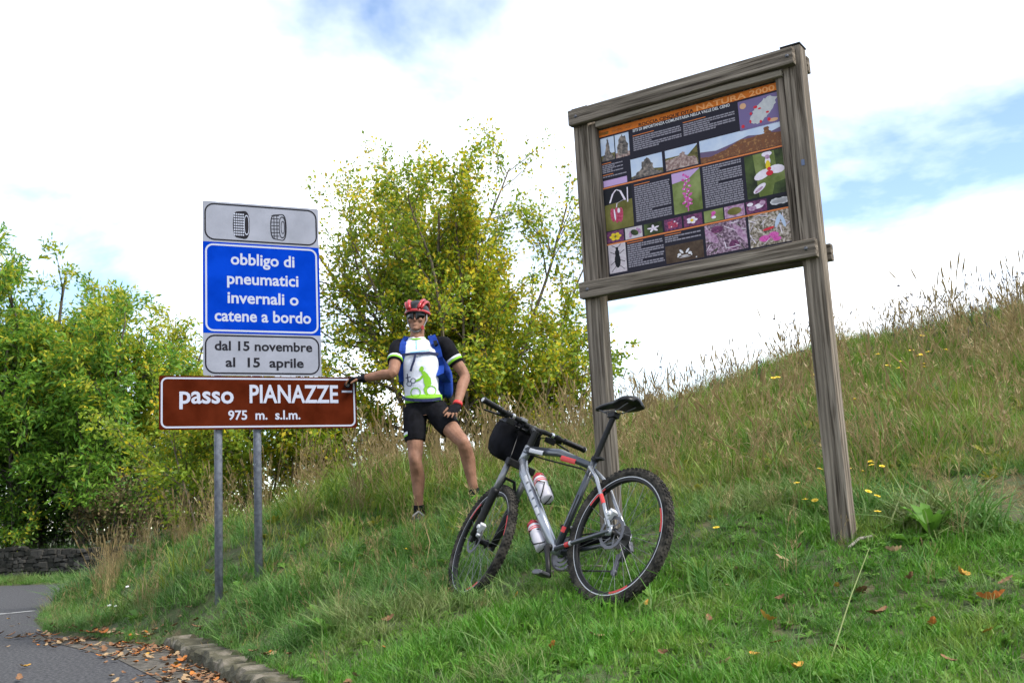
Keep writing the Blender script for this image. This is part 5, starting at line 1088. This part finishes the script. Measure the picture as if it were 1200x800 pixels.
# ------------------------------------------------------------------ the cyclist, one hand on the brown plate, one on his thigh
J = lambda px, py, Y: at(px, py, Y)
ankR, ankL = J(491.5, 599, 8.44), J(557, 580, 8.28)
zR, zL = gz1(ankR[0], ankR[1]), gz1(ankL[0], ankL[1])
pelv, waist, chest, neck0 = J(498.5, 479, 8.46), J(494, 462, 8.45), J(492, 424, 8.45), J(488.5, 398, 8.47)
shR, shL = J(466.5, 407, 8.47), J(521, 404, 8.47)
elR, wrR = J(460, 437, 8.30), J(425.5, 443.5, 8.37)
elL, wrL = J(544.5, 440, 8.45), J(536, 474, 8.27)
hipR, hipL = J(486, 482, 8.46), J(510.5, 482, 8.46); knR, knL = J(487, 541, 8.36), J(543, 519, 8.20)
base = np.array([(ankR[0]+ankL[0])/2, (ankR[1]+ankL[1])/2, min(zR, zL)])
man = empty('person', base); tag(man, 'cyclist in red helmet and white jersey standing between the brown sign and the bike', 'person')
def chain(m, P, r, n=12, sub=4):
    """smooth tapered limb through joints"""
    P = np.asarray(P, float); k = len(P); t = np.linspace(0, k-1, (k-1)*sub+1); Q = []; rr = []
    for s in t:
        i = min(int(s), k-2); f = s-i; p0, p1, p2, p3 = P[max(i-1, 0)], P[i], P[i+1], P[min(i+2, k-1)]
        Q.append(.5*((2*p1)+(-p0+p2)*f+(2*p0-5*p1+4*p2-p3)*f*f+(-p0+3*p1-3*p2+p3)*f**3)); rr.append(np.interp(s, np.arange(k), r))
    m.tube(Q, rr, n)
def along(a, b, t): return a*(1-t)+b*t
def torso(m, rows, n=24):
    secs = []
    for c, hw, df, db in rows:
        a = np.linspace(0, 2*np.pi, n, endpoint=False)
        secs.append([np.asarray(c)+np.array([hw*np.sign(math.cos(q))*abs(math.cos(q))**.85, (db if math.sin(q) > 0 else df)*np.sign(math.sin(q))*abs(math.sin(q))**.9, 0]) for q in a])
    m.loft(secs)
X1 = np.array([1.0, 0, 0]); Z1 = np.array([0, 0, 1.0]); Y1 = np.array([0, 1.0, 0])
B = MB()
# trunk under the clothes
torso(B, [(pelv-Z1*.06, .11, .09, .10), (pelv, .135, .095, .105), (waist, .125, .085, .085), (along(waist, chest, .6), .135, .09, .09), (chest+Z1*.02, .15, .10, .09), (along(chest, neck0, .6), .145, .085, .085), (along(chest, neck0, .85), .11, .06, .07), (neck0, .065, .05, .06)])
# head: chin at px 386, crown at 352
chin = J(487.3, 386.5, 8.40); hy = R(-8); cH, sH = math.cos(hy), math.sin(hy)
def hd(x, y, z): return chin+np.array([x*cH-y*sH, x*sH+y*cH, z])*1.01     # x right (his left), y back, z up from the chin; chin front near y=0
B.tube([neck0-Z1*.03, along(neck0, hd(0, .07, .03), .5), hd(0, .075, .06)], [.064, .056, .056], 14)
rows = [(-.002, .022, -.004, .045), (.012, .040, -.016, .08), (.03, .051, -.018, .11), (.055, .060, -.016, .15), (.085, .066, -.012, .172), (.115, .071, -.012, .182), (.14, .074, -.014, .186), (.17, .073, -.006, .182), (.20, .060, .016, .160), (.218, .035, .045, .125), (.226, .01, .07, .095)]
secs = []
for z, hw, f, b_ in rows:
    a = np.linspace(0, 2*np.pi, 24, endpoint=False); cy_ = (f+b_)/2; hd_ = (b_-f)/2
    secs.append([hd(hw*np.sign(math.cos(q))*abs(math.cos(q))**.88, cy_+hd_*math.sin(q), z) for q in a])
B.loft(secs)
B.loft([[hd(w*s, f, z) for s, f in ((-1, .01), (-.5, -p*.7), (0, -p), (.5, -p*.7), (1, .01), (0, .02))] for z, w, p in ((.118, .010, .016), (.10, .012, .028), (.080, .017, .042), (.070, .019, .038), (.064, .012, .02))])
for s in (1, -1): B.ball(hd(s*.073, .085, .10), (.010, .02, .032), 10, 6); B.ball(hd(s*.037, .002, .078), (.022, .02, .02), 10, 6)
B.ball(hd(0, -.012, .046), (.026, .012, .007), 10, 6); B.ball(hd(0, -.011, .036), (.022, .012, .008), 10, 6); B.ball(hd(0, -.006, .012), (.026, .02, .018), 10, 6)
# arms
chain(B, [shR, along(shR, elR, .5), elR, along(elR, wrR, .35), wrR], [.054, .049, .041, .043, .029]); chain(B, [shL, along(shL, elL, .5), elL, along(elL, wrL, .35), wrL], [.054, .050, .042, .045, .030])
# legs
def leg(hp, kn, an):
    calf = along(kn, an, .32)+np.array([.006, .034, 0]); chain(B, [hp, along(hp, kn, .4)+np.array([0, -.012, 0]), along(hp, kn, .8), kn+np.array([0, -.006, 0]), calf, along(kn, an, .68)+np.array([0, .012, 0]), an, an-Z1*.05], [.084, .076, .059, .050, .056, .040, .032, .036], 14); B.ball(kn+np.array([0, -.030, .01]), (.036, .030, .042), 12, 8)
leg(hipR, knR, ankR); leg(hipL, knL, ankL)
# hands
def hand(wr, fwd, palm_n, side, mb, gl, spread=.15, curl=(.25, .5, .4), thumb=(.5, .3), L_=1.0):
    """fwd: from wrist to knuckles; palm_n: direction the palm faces; side: towards the thumb"""
    fwd, palm_n, side = unit(fwd), unit(palm_n), unit(side); k = wr+fwd*.085
    for m, e in ((mb, 0), (gl, .005)):
        if m is None: continue
        sec = []
        for t, w, th in ((-.02, .027, .022), (.02, .034, .019), (.05, .041, .017), (.085, .042, .014), (.098, .036, .010)):
            a = np.linspace(0, 2*np.pi, 14, endpoint=False); sec.append([wr+fwd*t+side*((w+e)*math.cos(q))+palm_n*((th+e)*math.sin(q)) for q in a])
        m.loft(sec)
    for i, (o_, ln, r) in enumerate(((.030, .072, .0090), (.010, .080, .0092), (-.011, .075, .0088), (-.031, .058, .0078))):
        p = wr+fwd*.088+side*o_; d = unit(fwd+side*spread*(1.5-i)*.35); P = [p-d*.025, p]; ang = 0
        for s, l in enumerate((.45, .32, .23)):
            ang += curl[s]; dd = d*math.cos(ang)+palm_n*math.sin(ang); p = p+dd*ln*l*L_; P.append(p)
        mb.tube(P, [r, r, r*.95, r*.88, r*.7], 8)
        if gl is not None: gl.tube([P[0], P[1], along(P[1], P[2], .75)], [r+.004]*3, 8)
    p = wr+fwd*.03+side*.028; d0 = unit(fwd*.7+side*thumb[0]+palm_n*.35); p1 = p+d0*.042; d1 = unit(fwd*.9+side*thumb[1]*.4+palm_n*.45); p2 = p1+d1*.032; p3 = p2+unit(d1+palm_n*.2)*.024
    mb.tube([p-d0*.02, p, p1, p2, p3], [.013, .0135, .0115, .010, .008], 8)
    if gl is not None: gl.tube([p-d0*.02, p, along(p, p1, .9)], [.016, .0165, .0145], 8)
G1, G2 = MB(), MB()
# right hand lies over the top edge of the brown plate
edge = so+su*(.7445-.02-.085); tgt = np.array([edge[0], edge[1], so[2]+.012])
hand(wrR, np.array([tgt[0]-wrR[0], tgt[1]-wrR[1]-.02, -.01]), np.array([0, .15, -1]), np.array([.15, -1, 0]), B, G1, curl=(.2, .75, .6), thumb=(.9, .6))
# left hand on the thigh, fingers spread downwards
hand(wrL, J(527.5, 487, 8.16)-wrL, np.array([-.25, .75, -.5]), np.array([-1, -.25, .1]), B, G2, spread=.5, curl=(.12, .2, .15), thumb=(1.0, .8))
body = B.build('body', MT['skin'], man, off=base, remesh=.0055, sm_it=4)
G1.build('glove', MT['black'], man, off=base, remesh=.005, sm_it=2)
gl2 = G2.build('glove', MT['black'], man, off=base, remesh=.005, sm_it=2)
MB().tube([along(wrL, elL, -.02), along(wrL, elL, .06)], .038, 14).build('cuff', MT['redm'], gl2, off=base, smooth=True)
MB().tube([along(wrR, elR, -.02), along(wrR, elR, .10)], .036, 14).build('cuff', MT['black'], man, off=base, smooth=True)
# jersey
Jm = MB(); hem = along(pelv, waist, .45)
jr = [(hem-Z1*.005, .148, .108, .115), (hem+Z1*.04, .146, .106, .11), (waist+Z1*.03, .134, .102, .10), (along(waist, chest, .55), .143, .110, .10), (chest, .154, .116, .10), (along(chest, neck0, .45), .158, .106, .098), (along(chest, neck0, .68), .144, .09, .09), (along(chest, neck0, .86), .112, .07, .078), (neck0-Z1*.002, .076, .062, .07), (neck0+Z1*.014, .066, .056, .064)]
torso(Jm, jr, 32); jo = Jm.build('jersey', MT['jersey'], man, off=base, smooth=True)
JV = Jm.verts(); JT = BVHTree.FromPolygons([tuple(v) for v in JV], Jm.f)
CAMP = Vector((0, 0, CAMZ))
def onj(px, py, lift=.003):
    d = Vector(ray(px, py)).normalized(); h, n, i, dist = JT.ray_cast(CAMP, d)
    if h is None: h = Vector(at(px, py, 8.40)); n = Vector((0, -1, 0))
    if n.dot(d) > 0: n = -n
    return np.array(h+n*lift)
def jprint(polys, mat, name='print', lift=.003):
    m = MB()
    for P in polys:
        bm = bmesh.new(); f = bm.faces.new([bm.verts.new((x, y, 0)) for x, y in P]); bmesh.ops.triangulate(bm, faces=[f]); bmesh.ops.subdivide_edges(bm, edges=bm.edges[:], cuts=2, use_grid_fill=True); bmesh.ops.triangulate(bm, faces=bm.faces[:])
        bm.verts.ensure_lookup_table(); m.add([onj(v.co.x, v.co.y, lift) for v in bm.verts], [[v.index for v in q.verts] for q in bm.faces]); bm.free()
    return m.build(name, mat, jo, off=base)
Z = lambda x, y: (390+x/2.759, 330+y/2.759)      # enlargement -> photo pixels
def band(rows_i, hw_add, z0, z1, mat, name):
    c0, c1 = hem+Z1*z0, hem+Z1*z1; m = MB(); torso(m, [(c0, .1505, .1105, .1175), (c1, .1485, .1085, .1125)], 32); return m.build(name, mat, jo, off=base, smooth=True)
band(0, 0, -.006, .052, MT['lime'], 'hem_band')
# lime rider and bicycle on the chest
rider = [[Z(*p) for p in q] for q in (
    [(279, 283), (285, 273), (292, 274), (295, 282), (290, 290), (282, 290)],
    [(284, 289), (296, 288), (306, 298), (316, 312), (319, 330), (312, 342), (300, 340), (294, 326), (292, 306)],
    [(288, 302), (294, 307), (283, 318), (268, 324), (267, 318), (280, 312)],
    [(300, 332), (312, 340), (300, 352), (293, 347)], [(293, 345), (301, 349), (309, 366), (304, 370), (296, 358)])]
def circ_band(cx, cy, r, w, n=16, a0=0, a1=6.2832):
    out_ = []
    for k in range(n):
        t0, t1 = a0+(a1-a0)*k/n, a0+(a1-a0)*(k+1)/n; out_.append([Z(cx+r*math.cos(t0), cy+r*math.sin(t0)), Z(cx+r*math.cos(t1), cy+r*math.sin(t1)), Z(cx+(r-w)*math.cos(t1), cy+(r-w)*math.sin(t1)), Z(cx+(r-w)*math.cos(t0), cy+(r-w)*math.sin(t0))])
    return out_
jprint(rider+circ_band(268, 358, 17, 3.5)+circ_band(318, 352, 17, 3.5, 14), MT['lime'], 'chest_print')
jprint(circ_band(260, 320, 9, 2.2, 10)+circ_band(248, 330, 9, 2.2, 10)+[[Z(240, 297), Z(243, 297), Z(246, 322), Z(242, 322)], [Z(236, 310), Z(252, 306), Z(252, 309), Z(236, 313)]], MT['navy'], 'dark_print')
jprint([[Z(250, 228), Z(312, 220), Z(313, 223), Z(250, 231)], [Z(268, 190), Z(271, 190), Z(272, 218), Z(269, 218)]], M_('cyan_print', (.15, .4, .6), .7), 'chest_line')
# black side panels / sleeves with white and lime bands
def sleeve(sh, el, s):
    m = MB(); e = along(sh, el, .62 if s > 0 else .60); inn = sh+np.array([-s*.075, 0, .005])
    chain(m, [inn, sh+Z1*.004, along(sh, el, .3), e], [.056, .064, .065, .061], 16); sl = m.build('sleeve', MT['black'], man, off=base, smooth=True)
    for a, b_, mt in ((.44, .50, 'jersey'), (.505, .56, 'lime')):
        MB().tube([along(sh, el, a), along(sh, el, b_)], [.0655, .064], 16).build('sleeve_band', MT[mt], sl, off=base, smooth=True)
sleeve(shR, elR, -1); sleeve(shL, elL, 1)
MB().tube([neck0+np.array([.062*math.cos(a), .062*math.sin(a), .008+.016*math.sin(a)]) for a in np.linspace(0, 6.283, 21)[:-1]], .010, 8, closed=True).build('collar', MT['lime'], jo, off=base, smooth=True)
# shorts
S = MB(); torso(S, [(hem+Z1*.03, .138, .098, .104), (hem-Z1*.02, .143, .103, .115), (pelv-Z1*.01, .145, .103, .118), (pelv-Z1*.06, .120, .09, .10)])
eR, eL = along(hipR, knR, .60), along(hipL, knL, .56)
chain(S, [hipR+Z1*.02, along(hipR, knR, .3)+[0, -.010, 0], eR], [.095, .091, .082], 16); chain(S, [hipL+Z1*.02, along(hipL, knL, .3)+[0, -.010, 0], eL], [.096, .094, .085], 16)
sh_ = S.build('shorts', MT['black'], man, off=base, remesh=.007, sm_it=5)
def arcband(hp_, kn_, a, b_, r0, r1, q0, q1, mat):
    d = unit(kn_-hp_); u = unit(X1-d*(X1@d)); w = np.cross(d, u); m = MB(); n = 12; c = [along(hp_, kn_, t)+np.array([0, -.005, 0]) for t in (a, b_)]; A = []
    for p_, r in zip(c, (r0, r1)): A += [p_+r*(math.cos(q)*u+math.sin(q)*w) for q in np.linspace(q0, q1, n)]
    m.add(A, [(k, k+1, n+k+1, n+k) for k in range(n-1)]); m.build('leg_band', mat, sh_, off=base, smooth=True)
for mt, a, b_ in (('jersey', .45, .50), ('lime', .50, .53)):
    arcband(hipR, knR, a, b_, .0885, .0865, 2.2, 4.6, MT[mt]); arcband(hipL, knL, a-.02, b_-.02, .0915, .0895, -1.2, .5, MT[mt])
# socks and shoes
for an, kn, zg, tw in ((ankR, knR, zR, np.array([-.06, -1, 0])), (ankL, knL, zL, np.array([.25, -1, 0]))):
    MB().tube([along(an, kn, .13), an-Z1*.02], [.0425, .0465], 14).build('sock', MT['black'], man, off=base, smooth=True)
    f_ = unit(tw); sd_ = np.cross(f_, Z1); fl = an[2]-.085; m = MB(); secs = []
    for t, w, h in ((-.085, .022, .05), (-.07, .034, .085), (-.02, .038, .10), (.05, .040, .075), (.11, .046, .052), (.155, .040, .045), (.18, .018, .032)):
        a = np.linspace(0, 2*np.pi, 14, endpoint=False); c = np.array([an[0], an[1], fl])+f_*t; secs.append([c+sd_*(w*math.cos(q))+Z1*(h*.5+h*.5*math.sin(q)) for q in a])
    m.loft(secs); so_ = m.build('shoe', MT['bblack'], man, off=base, smooth=True); MB().tube([np.array([an[0], an[1], fl+.045])+f_*.06-sd_*.043, np.array([an[0], an[1], fl+.085])+f_*.04, np.array([an[0], an[1], fl+.045])+f_*.06+sd_*.043], .012, 6).build('shoe_strap', MT['lime'] if an is ankL else MT['grey'], so_, off=base)
# helmet
hc = hd(0, .085, .145)
def hp(az, el, r=1.0): return hc+np.array([.099*r*math.cos(el)*math.sin(az)*cH+.0, .0, 0])*1+np.array([0, 0, .114*r*math.sin(el)])+np.array([-math.sin(hy), math.cos(hy), 0])*(-.128*r*math.cos(el)*math.cos(az))
H = MB(); secs = []
for el in np.linspace(-.12, 1.5, 9): secs.append([hp(az, el, .97) for az in np.linspace(0, 2*np.pi, 28, endpoint=False)])
H.loft(secs); he = H.build('helmet', MT['hblack'], man, off=base, smooth=True); tag(he, 'red and black vented cycling helmet')
m = MB()
for x in (-.86, -.52, .52, .86):     # ribs from brow to nape
    P = []
    for t in np.linspace(.10, math.pi-.25, 14):
        az = x*1.15; P.append(hc+np.array([.100*math.sin(az)*(.55+.45*math.sin(t))*cH, 0, .110*math.sin(t)*math.cos(az*.75)+.006])+np.array([-math.sin(hy), math.cos(hy), 0])*(-.130*math.cos(t)*math.cos(az*.62)))
    m.tube(P, [.010]+[.016]*12+[.009], 8, flat=.8)
m.tube([hp(az, -.02+.10*math.cos(az)**2*(1 if math.cos(az) > 0 else 0), .955) for az in np.linspace(0, 2*np.pi, 33)[:-1]], .009, 8, closed=True, flat=1.5, up=(0, 0, 1)); m.build('rib', MT['red'], he, off=base, smooth=True)
m = MB(); m.tube([hp(az, -.05, .975) for az in np.linspace(-.85, .85, 9)], .009, 8, flat=.6, up=(0, 0, 1)); m.build('visor_edge', MT['hblack'], he, off=base, smooth=True)
m = MB()
for s in (1, -1): m.tube([hd(s*.079, .055, .135), hd(s*.077, .06, .085), hd(s*.052, .03, .02), hd(s*.02, .012, -.010)], .0055, 6)
m.tube([hd(.02, .012, -.010), hd(-.02, .012, -.010)], .006, 6); m.build('chin_strap', MT['grey'], he, off=base, smooth=True)
MB().box(hd(.050, .020, .018), (.022, .014, .032)).build('strap_buckle', MT['red'], he, off=base, bevel=.003)
# sunglasses
m = MB()
for s in (1, -1):
    A = []
    for z, ww in ((.137, 1.02), (.119, 1.06), (.100, .98), (.086, .70)):
        A.append([hd(s*(.010+(.068*ww-.010)*k/6), -.030+.055*(k/6)**2.2, z) for k in range(7)])
    Bk = [[p+np.array([0, .004, 0]) for p in r_] for r_ in A]
    for L_ in (A, Bk):
        q = np.array(L_).reshape(-1, 3); m.add(q, [(7*i+j, 7*i+j+1, 7*i+j+8, 7*i+j+7) for i in range(3) for j in range(6)])
sg = m.build('sunglasses', MT['lens'], man, off=base, smooth=True)
m = MB(); m.tube([hd(s_*.07, .026, .127) for s_ in (-1,)]+[hd(-.05, -.015, .134), hd(-.02, -.029, .134), hd(0, -.030, .130), hd(.02, -.029, .134), hd(.05, -.015, .134), hd(.07, .026, .127)], .0035, 6)
for s in (1, -1): m.tube([hd(s*.068, .024, .127), hd(s*.079, .06, .122), hd(s*.078, .10, .115)], .003, 6)
m.build('sunglasses_frame', MT['hblack'], sg, off=base)

# backpack on his back
pc = J(503, 436, 8.66); bp_base = pc-Z1*.24; pk = empty('backpack', bp_base); tag(pk, 'blue backpack worn by the cyclist, bag showing under his left arm', 'backpack')
def pack(c, W, D, H_, mat, name, parent, p=.5):
    m = MB(); secs = []
    for k in range(11):
        t = -1+2*k/10; q = max((1-abs(t)**4)**.4 if abs(t) < 1 else 0, .45); a = np.linspace(0, 2*np.pi, 24, endpoint=False); e = lambda v: np.sign(v)*abs(v)**p
        secs.append([c+np.array([W*q*e(math.cos(b_)), D*q*e(math.sin(b_)), H_*t]) for b_ in a])
    m.loft(secs); return m.build(name, mat, parent, smooth=True, off=bp_base)
bag = pack(pc, .168, .10, .245, MT['blue'], 'bag', pk); pack(pc+np.array([.02, .10, -.06]), .12, .05, .13, MT['blue'], 'pocket', bag); pack(pc+np.array([.15, -.03, -.10]), .040, .075, .12, MT['blue'], 'side_pocket', bag)
def ribbon(P, w, mat, name, parent, th=.010):
    P = np.asarray(P); m = MB(); secs = []
    for i in range(len(P)):
        t = unit(P[min(i+1, len(P)-1)]-P[max(i-1, 0)]); sd_ = unit(np.cross(t, Y1)) if abs(t[1]) < .93 else X1; nn_ = unit(np.cross(sd_, t)); secs.append([P[i]+sd_*w*a+nn_*th*b_ for a, b_ in ((-.5, -.4), (-.4, .6), (.4, .6), (.5, -.4))])
    m.loft(secs); return m.build(name, mat, parent, off=bp_base)
def strap(px_list, top, bot, w, mat=MT['blue']):
    P = [top+np.array([0, .14, -.02]), top+np.array([0, .07, .012]), top]+[onj(*p, .012) for p in px_list]+[bot]; return ribbon(P, w, mat, 'shoulder_strap', pk)
sR = strap([Z(230, 205), Z(228, 225), Z(226, 250), Z(226, 285), Z(229, 320)], along(shR, neck0, .48)+Z1*.052, pc+np.array([-.165, -.09, -.14]), .050)
sL = strap([Z(330, 200), Z(334, 222), Z(338, 245), Z(343, 270), Z(347, 300)], along(shL, neck0, .46)+Z1*.052, pc+np.array([.15, -.10, -.10]), .062)
ribbon([onj(*Z(x, y), .016) for x, y in ((228, 238), (250, 236), (280, 235), (310, 232), (336, 236))], .020, MT['navy'], 'sternum_strap', pk, .006)
ribbon([onj(*Z(x, y), .020) for x, y in ((268, 238), (264, 256), (258, 275), (254, 290))], .018, MT['navy'], 'strap_end', pk, .005)
ribbon([onj(*Z(x, y), .014) for x, y in ((225, 372), (240, 380), (265, 383), (290, 384), (320, 383), (345, 378))], .024, MT['navy'], 'hip_belt', pk, .006)
ribbon([onj(*Z(x, y), .026) for x, y in ((331, 192), (334, 205), (337, 218))], .030, MT['hblack'], 'strap_webbing', pk, .004)
